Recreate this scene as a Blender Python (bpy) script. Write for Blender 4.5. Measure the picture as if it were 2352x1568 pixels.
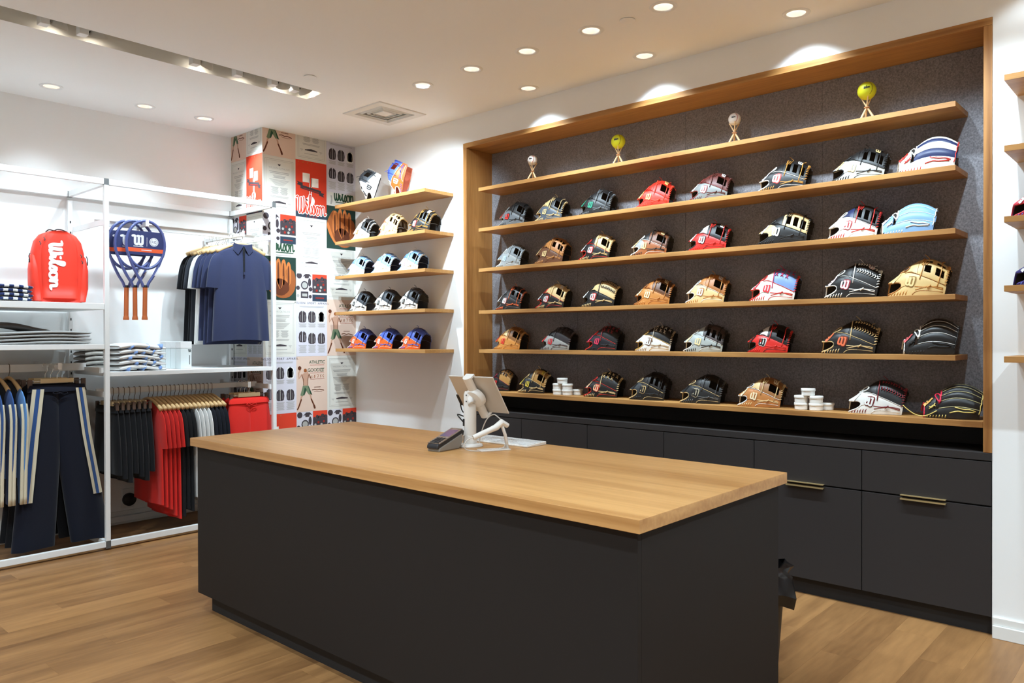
import bpy, bmesh, math, random
from mathutils import Vector, Matrix
random.seed(7)
PI = math.pi
for o in list(bpy.data.objects):
    bpy.data.objects.remove(o, do_unlink=True)
S = bpy.context.scene
COL = S.collection

# ------------------------------------------------------------------ camera
cam_d = bpy.data.cameras.new('camera'); cam = bpy.data.objects.new('camera', cam_d); COL.objects.link(cam)
YAW, PITCH, ROLL, FPX = math.radians(47.957), math.radians(-0.338), math.radians(-0.149), 1783.5
_F = Vector((math.sin(YAW)*math.cos(PITCH), math.cos(YAW)*math.cos(PITCH), math.sin(PITCH)))
_R = Vector((math.cos(YAW), -math.sin(YAW), 0)); _U = _R.cross(_F)
_R2 = _R*math.cos(ROLL)+_U*math.sin(ROLL); _U2 = -_R*math.sin(ROLL)+_U*math.cos(ROLL)
cam.matrix_world = Matrix(((_R2.x, _U2.x, -_F.x, 0), (_R2.y, _U2.y, -_F.y, 0), (_R2.z, _U2.z, -_F.z, 1.45), (0, 0, 0, 1)))
cam_d.sensor_width = 36; cam_d.lens = FPX/2352*36; cam_d.clip_start = .02; cam_d.clip_end = 60
S.camera = cam
# ------------------------------------------------------------------ world, exposure
wd = bpy.data.worlds.new('world'); S.world = wd; wd.use_nodes = True
wd.node_tree.nodes['Background'].inputs[0].default_value = (1, .95, .88, 1)
wd.node_tree.nodes['Background'].inputs[1].default_value = .05
S.view_settings.view_transform = 'Standard'; S.view_settings.look = 'None'; S.view_settings.gamma = 1
S.view_settings.use_curve_mapping = False
S.view_settings.exposure = 1.72
DOWN_W, WASH_W, TRACK_W, FILL_W, COUNTER_W = 31, 6.5, 15.5, 31, 11.5       # lamp powers in watts, used by the lamp builders below
LAMP_COL = (.70, .875, 1.)

# ------------------------------------------------------------------ materials
def lin(c):
    c = c/255.
    return c/12.92 if c <= .04045 else ((c+.055)/1.055)**2.4
_M = {}
def mat(name, rgb, rough=.6, metal=0., spec=.5, bump=0., bscale=200., emit=0., sheen=0., coat=0., var=0., vscale=8.):
    if name in _M: return _M[name]
    m = bpy.data.materials.new(name); m.use_nodes = True; nt = m.node_tree; b = nt.nodes['Principled BSDF']
    col = (lin(rgb[0]), lin(rgb[1]), lin(rgb[2]), 1)
    b.inputs['Base Color'].default_value = col
    b.inputs['Roughness'].default_value = rough; b.inputs['Metallic'].default_value = metal
    b.inputs['Specular IOR Level'].default_value = spec
    if sheen: b.inputs['Sheen Weight'].default_value = sheen
    if coat: b.inputs['Coat Weight'].default_value = coat; b.inputs['Coat Roughness'].default_value = .25
    if emit: b.inputs['Emission Color'].default_value = col; b.inputs['Emission Strength'].default_value = emit
    tc = None
    if bump or var:
        tc = nt.nodes.new('ShaderNodeTexCoord')
    if bump:
        n = nt.nodes.new('ShaderNodeTexNoise'); n.inputs['Scale'].default_value = bscale; n.inputs['Detail'].default_value = 3
        nt.links.new(tc.outputs['Object'], n.inputs['Vector'])
        bp = nt.nodes.new('ShaderNodeBump'); bp.inputs['Strength'].default_value = bump; bp.inputs['Distance'].default_value = .003
        nt.links.new(n.outputs['Fac'], bp.inputs['Height']); nt.links.new(bp.outputs['Normal'], b.inputs['Normal'])
    if var:
        n = nt.nodes.new('ShaderNodeTexNoise'); n.inputs['Scale'].default_value = vscale; n.inputs['Detail'].default_value = 4
        nt.links.new(tc.outputs['Object'], n.inputs['Vector'])
        mx = nt.nodes.new('ShaderNodeMix'); mx.data_type = 'RGBA'
        mx.inputs['A'].default_value = tuple(c*(1-var) for c in col[:3])+(1,); mx.inputs['B'].default_value = tuple(min(1, c*(1+var)) for c in col[:3])+(1,)
        nt.links.new(n.outputs['Fac'], mx.inputs['Factor']); nt.links.new(mx.outputs['Result'], b.inputs['Base Color'])
    _M[name] = m
    return m
def wood(name, dark, light, axis='y', rough=.5, across=16., along=.9, plank=False, coat=0.):
    """oak: long stretched grain, fine pores and a few darker cathedral bands"""
    if name in _M: return _M[name]
    m = bpy.data.materials.new(name); m.use_nodes = True; nt = m.node_tree; b = nt.nodes['Principled BSDF']; L = nt.links.new
    N = nt.nodes.new
    if plank:
        g = N('ShaderNodeNewGeometry'); oi = N('ShaderNodeObjectInfo')
        ml = N('ShaderNodeMath'); ml.operation = 'MULTIPLY'; ml.inputs[1].default_value = 37.; L(oi.outputs['Random'], ml.inputs[0])
        cx = N('ShaderNodeCombineXYZ'); L(ml.outputs[0], cx.inputs[0]); L(ml.outputs[0], cx.inputs[2])
        ad = N('ShaderNodeVectorMath'); ad.operation = 'ADD'; L(g.outputs['Position'], ad.inputs[0]); L(cx.outputs[0], ad.inputs[1]); src = ad.outputs[0]
    else:
        tc = N('ShaderNodeTexCoord'); src = tc.outputs['Object']
    mp = N('ShaderNodeMapping'); sc = [across]*3; sc['xyz'.index(axis)] = along; mp.inputs['Scale'].default_value = sc; L(src, mp.inputs[0])
    n1 = N('ShaderNodeTexNoise'); n1.inputs['Scale'].default_value = .42; n1.inputs['Detail'].default_value = 6; n1.inputs['Distortion'].default_value = 1.6; L(mp.outputs[0], n1.inputs[0])
    n2 = N('ShaderNodeTexNoise'); n2.inputs['Scale'].default_value = 5.5; n2.inputs['Detail'].default_value = 3; L(mp.outputs[0], n2.inputs[0])
    w = N('ShaderNodeTexWave'); w.wave_type = 'RINGS'; w.inputs['Scale'].default_value = .35; w.inputs['Distortion'].default_value = 5; w.inputs['Detail'].default_value = 3; L(mp.outputs[0], w.inputs[0])
    a1 = N('ShaderNodeMix'); a1.data_type = 'FLOAT'; a1.inputs[0].default_value = .33; L(n1.outputs['Fac'], a1.inputs[2]); L(w.outputs['Fac'], a1.inputs[3])
    a2 = N('ShaderNodeMix'); a2.data_type = 'FLOAT'; a2.inputs[0].default_value = .38; L(a1.outputs[0], a2.inputs[2]); L(n2.outputs['Fac'], a2.inputs[3])
    cr = N('ShaderNodeValToRGB'); cr.color_ramp.elements[0].position = .25; cr.color_ramp.elements[1].position = .72
    cr.color_ramp.elements[0].color = tuple(lin(c) for c in dark)+(1,); cr.color_ramp.elements[1].color = tuple(lin(c) for c in light)+(1,)
    L(a2.outputs[0], cr.inputs[0])
    if plank:
        hs = N('ShaderNodeHueSaturation'); mr = N('ShaderNodeMapRange'); mr.inputs[3].default_value = .96; mr.inputs[4].default_value = 1.04; L(oi.outputs['Random'], mr.inputs[0])
        L(mr.outputs[0], hs.inputs['Value']); L(cr.outputs[0], hs.inputs['Color']); L(hs.outputs[0], b.inputs['Base Color'])
    else:
        L(cr.outputs[0], b.inputs['Base Color'])
    b.inputs['Roughness'].default_value = rough; b.inputs['Specular IOR Level'].default_value = .4
    if coat: b.inputs['Coat Weight'].default_value = coat; b.inputs['Coat Roughness'].default_value = .3
    bp = N('ShaderNodeBump'); bp.inputs['Strength'].default_value = .12; bp.inputs['Distance'].default_value = .002; L(n2.outputs['Fac'], bp.inputs['Height']); L(bp.outputs[0], b.inputs['Normal'])
    _M[name] = m
    return m
def felt(name, a, b_):
    m = bpy.data.materials.new(name); m.use_nodes = True; nt = m.node_tree; b = nt.nodes['Principled BSDF']; L = nt.links.new; N = nt.nodes.new
    tc = N('ShaderNodeTexCoord'); n = N('ShaderNodeTexNoise'); n.inputs['Scale'].default_value = 110; n.inputs['Detail'].default_value = 8; n.inputs['Roughness'].default_value = .75
    L(tc.outputs['Object'], n.inputs[0]); cr = N('ShaderNodeValToRGB'); cr.color_ramp.elements[0].position = .35; cr.color_ramp.elements[1].position = .65
    cr.color_ramp.elements[0].color = tuple(lin(c) for c in a)+(1,); cr.color_ramp.elements[1].color = tuple(lin(c) for c in b_)+(1,)
    L(n.outputs['Fac'], cr.inputs[0]); L(cr.outputs[0], b.inputs['Base Color']); b.inputs['Roughness'].default_value = .95; b.inputs['Sheen Weight'].default_value = .25
    b.inputs['Specular IOR Level'].default_value = .1
    _M[name] = m
    return m
WHITE_WALL = mat('wall_paint', (245, 245, 243), .85, spec=.2, bump=.02, bscale=300)
CEIL = mat('ceiling_paint', (246, 245, 242), .9, spec=.15)
WHITE_METAL = mat('white_powder_coat', (235, 235, 233), .45)
OAK_Y = wood('oak_long', (142, 94, 47), (200, 148, 86), 'y')
OAK_Z = wood('oak_upright', (130, 82, 38), (184, 130, 72), 'z')
OAK_X = wood('oak_cross', (136, 88, 45), (192, 138, 79), 'x')
OAK_TOP = wood('oak_counter', (168, 116, 62), (214, 163, 102), 'y', rough=.38, across=13, along=.55, coat=.15)
FLOOR = wood('oak_floor', (116, 79, 46), (168, 122, 75), 'x', rough=.42, across=7.5, along=1.0, plank=True)
DARKPANEL = mat('charcoal_laminate', (35, 31, 29), .62, spec=.2, bump=.02, bscale=400)
DARKPANEL2 = mat('charcoal_cabinet', (51, 47, 46), .62, spec=.22, bump=.02, bscale=400)
BLACKPANEL = mat('black_recess', (26, 24, 24), .7)
FELT = felt('wool_felt', (100, 98, 102), (152, 149, 153))
BRASS = mat('brass', (212, 186, 132), .38, metal=.65)
STEEL = mat('brushed_steel', (190, 188, 184), .3, metal=1.)
GREYMETAL = mat('grey_joint', (110, 112, 112), .45, metal=.4)
BLACK = mat('black_plastic', (24, 24, 25), .5)
HOOK = mat('bronze_wire', (120, 98, 76), .35, metal=.8)
CHROME = mat('chrome_wire', (225, 222, 216), .15, metal=1.)
BEECH = mat('beech', (214, 178, 126), .5, var=.1, vscale=14)
# ------------------------------------------------------------------ mesh building
def V3(*a): return Vector(a)
class MB:
    def __init__(s): s.v = []; s.f = []; s.m = []; s.mi = 0
    def add(s, vs, fs, mi=None):
        n = len(s.v); s.v += [tuple(v) for v in vs]; mi = s.mi if mi is None else mi
        for f in fs: s.f.append(tuple(i+n for i in f)); s.m.append(mi)
        return s
    def box(s, x0, x1, y0, y1, z0, z1, mi=None):
        return s.add([(x0, y0, z0), (x1, y0, z0), (x1, y1, z0), (x0, y1, z0), (x0, y0, z1), (x1, y0, z1), (x1, y1, z1), (x0, y1, z1)],
                     [(0, 3, 2, 1), (4, 5, 6, 7), (0, 1, 5, 4), (1, 2, 6, 5), (2, 3, 7, 6), (3, 0, 4, 7)], mi)
    def obox(s, c, size, M=None, mi=None, taper=1.):
        a, b, h = size[0]/2, size[1]/2, size[2]/2; c = Vector(c)
        P = [(-a, -b, -h), (a, -b, -h), (a, b, -h), (-a, b, -h), (-a*taper, -b*taper, h), (a*taper, -b*taper, h), (a*taper, b*taper, h), (-a*taper, b*taper, h)]
        P = [c+(M @ Vector(p) if M else Vector(p)) for p in P]
        return s.add(P, [(0, 3, 2, 1), (4, 5, 6, 7), (0, 1, 5, 4), (1, 2, 6, 5), (2, 3, 7, 6), (3, 0, 4, 7)], mi)
    def tube(s, pts, r, n=6, closed=False, mi=None, flat=1., up=None):
        pts = [Vector(p) for p in pts]; N = len(pts); rr = r if isinstance(r, (list, tuple)) else [r]*N
        vs = []; prev = None
        for i, p in enumerate(pts):
            t = (pts[(i+1) % N]-pts[i-1]) if closed or 0 < i < N-1 else (pts[min(i+1, N-1)]-pts[max(i-1, 0)])
            if t.length < 1e-9: t = Vector((0, 0, 1))
            t.normalize()
            if prev is None:
                a = Vector(up) if up else (Vector((0, 0, 1)) if abs(t.z) < .9 else Vector((1, 0, 0)))
            else: a = prev
            b1 = a-t*a.dot(t)
            if b1.length < 1e-6: b1 = t.orthogonal()
            b1.normalize(); b2 = t.cross(b1); prev = b1
            for k in range(n):
                an = 2*PI*k/n; vs.append(p+b1*(math.cos(an)*rr[i]*flat)+b2*(math.sin(an)*rr[i]))
        fs = []
        for i in range(N if closed else N-1):
            j = (i+1) % N
            for k in range(n): fs.append((i*n+k, i*n+(k+1) % n, j*n+(k+1) % n, j*n+k))
        if not closed:
            fs.append(tuple(range(n-1, -1, -1))); fs.append(tuple((N-1)*n+k for k in range(n)))
        return s.add(vs, fs, mi)
    def lathe(s, prof, n=24, c=(0, 0, 0), M=None, mi=None, cap=True):
        vs = []; c = Vector(c)
        for r, z in prof:
            for k in range(n):
                a = 2*PI*k/n; p = Vector((r*math.cos(a), r*math.sin(a), z)); vs.append(c+(M @ p if M else p))
        fs = []
        for i in range(len(prof)-1):
            for k in range(n): fs.append((i*n+k, i*n+(k+1) % n, (i+1)*n+(k+1) % n, (i+1)*n+k))
        if cap:
            if prof[0][0] > 1e-5: fs.append(tuple(range(n-1, -1, -1)))
            if prof[-1][0] > 1e-5: fs.append(tuple((len(prof)-1)*n+k for k in range(n)))
        return s.add(vs, fs, mi)
    def prism(s, poly, d0, d1, fn, mi=None):
        n = len(poly); vs = [fn(x, y, d0) for x, y in poly]+[fn(x, y, d1) for x, y in poly]
        fs = [tuple(range(n-1, -1, -1)), tuple(range(n, 2*n))]+[(i, (i+1) % n, n+(i+1) % n, n+i) for i in range(n)]
        return s.add(vs, fs, mi)
    def poly(s, poly, fn, mi=None):
        return s.add([fn(x, y) for x, y in poly], [tuple(range(len(poly)))], mi)
    def grid(s, fn, nu, nv, mi=None, wrap=False):
        vs = [fn(i/nu, j/nv) for i in range(nu+1) for j in range(nv+(0 if wrap else 1))]
        w = nv if wrap else nv+1; fs = []
        for i in range(nu):
            for j in range(nv): fs.append((i*w+j, i*w+(j+1) % w, (i+1)*w+(j+1) % w, (i+1)*w+j))
        return s.add(vs, fs, mi)
    def ribbon(s, strokes, wid, fn, mi=None, caps=True):
        """flat lettering: every stroke a strip of quads with round ends, mapped by fn(x, y)"""
        for si, st in enumerate(strokes):
            P = [Vector((p[0], p[1])) for p in st]; N = len(P); vs = []
            c0 = fn(P[0].x, P[0].y); nrm = (fn(P[0].x+wid*.2, P[0].y)-c0).cross(fn(P[0].x, P[0].y+wid*.2)-c0)
            lift = nrm.normalized()*(1.6e-4*(si+.2)) if nrm.length > 1e-14 else Vector((0, 0, 0))
            for i, p in enumerate(P):
                t = P[min(i+1, N-1)]-P[max(i-1, 0)]
                t = t.normalized() if t.length > 1e-9 else Vector((1, 0)); nn = Vector((-t.y, t.x))*wid/2
                lf = lift+(nrm.normalized()*(1.3e-4*i/N) if nrm.length > 1e-14 else lift)
                vs += [fn(p.x+nn.x, p.y+nn.y)+lf, fn(p.x-nn.x, p.y-nn.y)+lf]
            s.add(vs, [(2*i, 2*i+1, 2*i+3, 2*i+2) for i in range(N-1)], mi)
            if caps:
                for p in (P[0], P[-1]):
                    s.add([fn(p.x+wid/2*math.cos(a*PI/4), p.y+wid/2*math.sin(a*PI/4))+lift*1.03+lift.normalized()*1.4e-4 for a in range(8)], [tuple(range(8))], mi)
        return s
    def build(s, name, mats, parent=None, smooth=False, bevel=0., org=None, fixn=False):
        me = bpy.data.meshes.new(name)
        o0 = Vector(org) if org is not None else (parent.get('_org') and Vector(parent['_org']) if parent is not None and '_org' in parent else Vector((0, 0, 0)))
        me.from_pydata([(v[0]-o0.x, v[1]-o0.y, v[2]-o0.z) for v in s.v], [], s.f)
        mats = mats if isinstance(mats, (list, tuple)) else [mats]
        for m in mats: me.materials.append(m)
        if len(mats) > 1: me.polygons.foreach_set('material_index', s.m)
        if smooth: me.polygons.foreach_set('use_smooth', [True]*len(me.polygons))
        me.update()
        if fixn:
            bm = bmesh.new(); bm.from_mesh(me); bmesh.ops.recalc_face_normals(bm, faces=bm.faces); bm.to_mesh(me); bm.free()
        if smooth == 'auto': me.set_sharp_from_angle(angle=math.radians(40))
        o = bpy.data.objects.new(name, me); COL.objects.link(o)
        if parent is not None: o.parent = parent
        elif org is not None: o.location = o0
        if bevel:
            bv = o.modifiers.new('bevel', 'BEVEL'); bv.width = bevel; bv.segments = 2; bv.limit_method = 'ANGLE'
        return o
def tag(o, label=None, cat=None, group=None, kind=None):
    if label: o['label'] = label
    if cat: o['category'] = cat
    if group: o['group'] = group
    if kind: o['kind'] = kind
    return o
def thing(name, loc, label, cat, group=None, rz=0., local=False):
    """an Empty at the thing's base; parts are given in world coordinates (local=False) or in its own frame"""
    o = bpy.data.objects.new(name, None); COL.objects.link(o); o.location = loc; o.rotation_euler = (0, 0, rz); o.empty_display_size = .05
    if not local: o['_org'] = tuple(loc)
    return tag(o, label, cat, group)
def struct(mb, name, mats, parent=None, org=(0, 0, 0), **k):
    o = mb.build(name, mats, parent, org=None if parent is not None else org, **k)
    if parent is None: o['kind'] = 'structure'
    return o
def copy_tree(o, parent=None):
    c = o.copy(); COL.objects.link(c)
    if parent is not None: c.parent = parent
    for ch in list(o.children): copy_tree(ch, c)
    return c
def catmull(P, n=6, closed=False):
    P = [tuple(p) for p in P]; out = []; N = len(P)
    for i in range(N if closed else N-1):
        p0 = P[(i-1) % N] if closed or i > 0 else P[0]; p1 = P[i]; p2 = P[(i+1) % N]; p3 = P[(i+2) % N] if closed or i+2 < N else P[-1]
        for k in range(n):
            t = k/n
            out.append(tuple(.5*((2*b)+(-a+c)*t+(2*a-5*b+4*c-d)*t*t+(-a+3*b-3*c+d)*t**3) for a, b, c, d in zip(p0, p1, p2, p3)))
    if not closed: out.append(P[-1])
    return out
def interp(x, tab):
    if x <= tab[0][0]: return tab[0][1]
    for (a, b), (c, d) in zip(tab, tab[1:]):
        if x <= c:
            t = (x-a)/(c-a); t = t*t*(3-2*t); return b+(d-b)*t
    return tab[-1][1]
# ---- lettering: block W and script wordmark as strokes in a unit box
W_MARK = [catmull(((-.06, .9), (.1, .93), (.17, .86)), 3), [(.17, .9), (.17, .6), (.17, .3)], catmull(((.17, .32), (.2, .14), (.34, .08), (.48, .14), (.52, .32)), 4), [(.52, .3), (.52, .6), (.52, .9)], [(.4, .9), (.52, .9)],
          catmull(((.52, .32), (.56, .14), (.7, .08), (.84, .14), (.87, .32)), 4), [(.87, .3), (.87, .6), (.87, .9)], [(.75, .9), (.87, .9)]]
SCRIPT = [catmull(((0, .9), (.1, .95), (.13, .7), (.13, .3), (.2, .02), (.29, .2), (.31, .6), (.31, .9)), 4), catmull(((.31, .3), (.38, .02), (.48, .2), (.5, .6), (.47, .95)), 4),
          catmull(((.52, .1), (.62, .5), (.64, .2), (.7, .04), (.78, .25)), 4), [(.66, .8), (.67, .83)],
          catmull(((.78, .25), (.92, .7), (.95, 1.05), (.88, 1.1), (.85, .7), (.87, .15), (.95, .02), (1.02, .15)), 4),
          catmull(((1.02, .15), (1.13, .55), (1.2, .35), (1.2, .12), (1.12, .02), (1.04, .1)), 4),
          catmull(((1.42, .52), (1.32, .5), (1.27, .25), (1.34, .03), (1.46, .03), (1.53, .28), (1.44, .52), (1.55, .46)), 4),
          catmull(((1.6, .55), (1.64, .3), (1.63, .02)), 3), catmull(((1.63, .3), (1.72, .52), (1.82, .5), (1.84, .25), (1.87, .03), (1.97, .12)), 4)]   # 2.0 wide
def text_obj(txt, size, fn, mb, mi, spacing=1., align='CENTER'):
    """plain capitals from the built-in font, turned into flat faces mapped by fn(x, y)"""
    cu = bpy.data.curves.new('t', 'FONT'); cu.body = txt; cu.size = size; cu.align_x = align; cu.space_character = spacing; cu.resolution_u = 2
    ob = bpy.data.objects.new('t', cu); me = ob.to_mesh()
    mb.add([fn(v.co.x, v.co.y) for v in me.vertices], [tuple(p.vertices) for p in me.polygons], mi)
    ob.to_mesh_clear(); bpy.data.objects.remove(ob); bpy.data.curves.remove(cu)
# ------------------------------------------------------------------ room shell
WX, YB, ZC = 4.32, 6.33, 3.185          # shelf wall plane, back wall plane, ceiling height
X0, Y0 = -2.6, -2.6
CX, CY = 3.385, 5.82                    # papered column: its two visible planes
NY0, NY1, NZ0, NZ1 = .785, 4.41, .885, 2.98
NB = 4.62                               # felt plane inside the niche
PL = .18
DOWN = [(1.86, 5.95), (2.49, 5.945), (2.944, 5.93), (1.2, 5.95), (3.57, 4.04), (3.57, 3.565), (3.575, 3.095), (3.58, 2.62), (3.58, 2.15), (3.58, 1.68), (3.58, 1.2), (3.58, .72)]
WASH = [(4.115, 3.55), (4.125, 2.61), (4.135, 1.665), (4.135, .6)]
FILL = [(1.0, 3.1), (1.0, 1.6), (1.0, .1), (-.6, 3.4), (-.6, 1.4), (2.3, -.6), (-.6, -.8), (3.5, -.8)]  # unseen downlights added as general fill to lift the ambient light
OVER = [(2.4, 3.05), (2.4, 1.55)]
TR = (-.4, 3.21, 4.70, 4.905)           # ceiling trough x0 x1 y0 y1
VENT = (3.605, 4.045, 4.55, 5.0)
floor = struct(MB().box(X0, WX+.4, Y0, YB+.1, -.08, -.006), 'floor', FLOOR)
rows = []
y = .26; r = 0
pm = MB().box(-.5, .5, -.08985, .08985, -.0055, 0).build('plank', FLOOR); pmesh = pm.data; bpy.data.objects.remove(pm)
while y < YB-.02:
    yy0, yy1 = y, min(y+PL, YB); x = .15-[0, .5, .9, .3][r % 4]*1.0
    while x < WX+.05:
        xa, xb = max(x, -.1), min(x+1.32, WX+.06)
        if xb-xa > .06:
            o = bpy.data.objects.new('plank', pmesh); COL.objects.link(o); o.parent = floor
            o.location = ((xa+xb)/2, (yy0+yy1)/2, 0); o.scale = (xb-xa-.0003, (yy1-yy0)/PL, 1)
        x += 1.32
    y += PL; r += 1
# ceiling with real openings for the lamps, the trough and the air diffuser
holes = [(a-.052, a+.052, b-.052, b+.052) for a, b in DOWN+WASH+FILL+OVER]+[TR, (VENT[0]+.03, VENT[1]-.03, VENT[2]+.03, VENT[3]-.03)]
xs = sorted({X0, WX+.35, *[h[0] for h in holes], *[h[1] for h in holes]}); ys = sorted({Y0, YB+.1, *[h[2] for h in holes], *[h[3] for h in holes]})
cm = MB()
for a, b in zip(xs, xs[1:]):
    for c, d in zip(ys, ys[1:]):
        mx, my = (a+b)/2, (c+d)/2
        if any(h[0] < mx < h[1] and h[2] < my < h[3] for h in holes): continue
        cm.add([(a, c, ZC), (a, d, ZC), (b, d, ZC), (b, c, ZC)], [(0, 1, 2, 3)])
cm.box(X0, WX+.35, Y0, YB+.1, ZC+.34, ZC+.36)
struct(cm, 'ceiling', CEIL)
tb = MB()
for q in ((TR[0]-.01, TR[1]+.01, TR[2]-.012, TR[2]), (TR[0]-.01, TR[1]+.01, TR[3], TR[3]+.012), (TR[0]-.012, TR[0], TR[2], TR[3]), (TR[1], TR[1]+.012, TR[2], TR[3])): tb.box(*q, ZC+.0005, ZC+.24)
tb.box(TR[0]-.01, TR[1]+.01, TR[2]-.01, TR[3]+.01, ZC+.23, ZC+.245)
struct(tb, 'trim_1', mat('trough_paint', (222, 220, 212), .7))
struct(MB().box(X0-.1, X0, Y0, YB+.1, 0, ZC), 'wall_left', WHITE_WALL)
struct(MB().box(X0, WX+.4, Y0-.1, Y0, 0, ZC), 'wall_front', WHITE_WALL)
struct(MB().box(X0, WX+.4, YB, YB+.1, 0, ZC), 'wall_back', WHITE_WALL)
for q in ((WX, WX+.4, NY1, YB, 0, ZC), (WX, WX+.4, Y0, NY0, 0, ZC), (WX, WX+.4, NY0, NY1, NZ1, ZC), (NB+.03, WX+.4, NY0, NY1, 0, NZ1)): struct(MB().box(*q), 'wall_right', WHITE_WALL)
def baseboard(name, x0, x1, y0, y1, dx, dy):
    m = MB()
    for t, z0, z1 in ((.022, 0, .062), (.012, .062, .1)):
        m.box(min(x0, x0+dx*t), max(x1, x1+dx*t), min(y0, y0+dy*t), max(y1, y1+dy*t), z0, z1)
    struct(m, name, mat('skirting_white', (232, 232, 228), .5), bevel=.003)
baseboard('baseboard_right', WX, WX, Y0, NY0-.004, -1, 0)
baseboard('baseboard_back', X0, CX, YB, YB, 0, -1)
# ------------------------------------------------------------------ niche in the shelf wall
nf = thing('display_niche', (WX, (NY0+NY1)/2, NZ0), 'wide oak framed niche lined with dark grey felt, full of gloves', 'niche')
FT = .034
MB().box(WX-.004, NB, NY0+.001, NY1-.001, NZ1-FT-.004, NZ1-.001).build('top_board', OAK_Y, nf, bevel=.0015)
MB().box(WX-.004, NB, NY1-FT-.004, NY1-.001, NZ0, NZ1-FT-.0045).build('side_board', OAK_Z, nf, bevel=.0015)
MB().box(WX-.004, NB, NY0+.001, NY0+FT+.004, NZ0, NZ1-FT-.0045).build('side_board', OAK_Z, nf, bevel=.0015)
fy = [NY0+FT+.005, 1.7, 2.6, 3.5, NY1-FT-.005]
for a, b in zip(fy, fy[1:]): MB().box(NB-.012, NB+.02, a+.0008, b-.0008, 1.033, NZ1-FT-.005).build('felt_panel', FELT, nf)
SH = [2.617, 2.300, 1.986, 1.658, 1.353]
SHN = ['top oak shelf of the felt niche, holding four balls on stands', 'second oak shelf of the niche, just under the ball shelf', 'third oak shelf of the niche, with pale blue glove at its right end',
       'fourth oak shelf of the niche, with cream glove at its right end', 'fifth oak shelf of the niche, with pinstriped black glove at its right end']
SY0, SY1, SXF = .949, 4.268, 4.345
for z, l in zip(SH, SHN):
    t = thing('niche_shelf', (SXF, (SY0+SY1)/2, z-.027), l, 'shelf', 'floating oak shelves in the niche')
    MB().box(SXF, NB-.0125, SY0, SY1, z-.027, z).build('board', OAK_Y, t, bevel=.001)
t = thing('niche_shelf', (WX, (NY0+NY1)/2, 1.003), 'bottom oak shelf running between the niche sides, holding white tubs', 'shelf')
MB().box(WX-.002, NB-.0005, NY0+FT+.005, NY1-FT-.005, 1.003, 1.032).build('board', OAK_Y, t, bevel=.001)
struct(MB().box(NB+.002, NB+.03, NY0, NY1, NZ0, 1.002).box(WX+.02, NB+.03, NY0+.04, NY1-.04, NZ0-.01, NZ0-.003), 'trim_2', BLACKPANEL)
# ------------------------------------------------------------------ base cabinets under the niche
CYS = [.787, 1.386, 1.989, 2.594, 3.198, 3.803, 4.408]
struct(MB().box(WX-.004, WX+.05, NY0+.001, NY1-.001, .846, .884), 'trim_3', DARKPANEL2, bevel=.002)
struct(MB().box(WX+.035, WX+.06, NY0+.002, NY1-.002, 0, .088), 'trim_4', BLACKPANEL)
CABL = ['charcoal base cabinet at the right end, nearest the white wall', 'second charcoal base cabinet from the right, its pull half behind the counter', 'third charcoal base cabinet from the right, behind the counter end',
        'fourth charcoal base cabinet from the right, behind the counter', 'fifth charcoal base cabinet from the right, right of the tablet', 'leftmost charcoal base cabinet, behind the tablet stand']
for i in range(6):
    a, b = CYS[i], CYS[i+1]; yc = (a+b)/2
    c = thing('base_cabinet', (WX, yc, .09), CABL[i], 'cabinet', 'charcoal base cabinets under the niche')
    MB().box(WX+.018, NB, a+.001, b-.001, .09, .845).build('body', BLACKPANEL, c)
    d = MB().box(WX-.003, WX+.016, a+.002, b-.002, .63, .841).build('drawer', DARKPANEL2, c, bevel=.0012)
    e = MB().box(WX-.003, WX+.016, a+.002, b-.002, .094, .622).build('door', DARKPANEL2, c, bevel=.0012)
    hy = yc-.0
    for par, z in ((d, .6315), (e, .6135)):
        h = MB().box(WX-.022, WX-.001, hy-.105, hy+.105, z, z+.003).box(WX-.0235, WX-.0215, hy-.105, hy+.105, z-.004 if par is e else z-.001, z+.004)
        me = h.build('handle', BRASS, None); me.data.transform(Matrix.Translation(-Vector(c['_org']))); me.parent = par; me['label'] = 'thin brass edge pull'
# ------------------------------------------------------------------ counter
ct = thing('sales_counter', (2.44, 2.63, 0), 'long charcoal sales counter with a thick oak top', 'counter')
TX0, TX1, TY0, TY1, TZ = 1.91, 2.96, 1.228, 4.022, .92
MB().box(TX0, TX1, TY0, TY1, TZ-.042, TZ).build('countertop', [OAK_TOP], ct, bevel=.0015)
BX0, BX1, BY0, BY1 = 1.937, 2.933, 1.252, 3.995
MB().box(BX0, BX0+.02, BY0, BY1, .1, TZ-.042).build('front_panel', DARKPANEL, ct, bevel=.001)
MB().box(BX0+.0205, BX1, BY0, BY0+.02, .1, TZ-.042).build('side_panel', DARKPANEL, ct, bevel=.001)
MB().box(BX0+.0205, BX1, BY1-.02, BY1, .1, TZ-.042).build('side_panel', DARKPANEL, ct, bevel=.001)
MB().box(BX1-.02, BX1, BY0+.0205, BY1-.0205, .1, TZ-.042).box(BX0+.0205, BX1-.0205, BY0+.0205, BY1-.0205, .1, .12).build('back_panel', DARKPANEL, ct)
MB().box(BX0+.055, BX1-.055, BY0+.05, BY1-.045, 0, .1).build('toe_kick', BLACKPANEL, ct)
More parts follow.
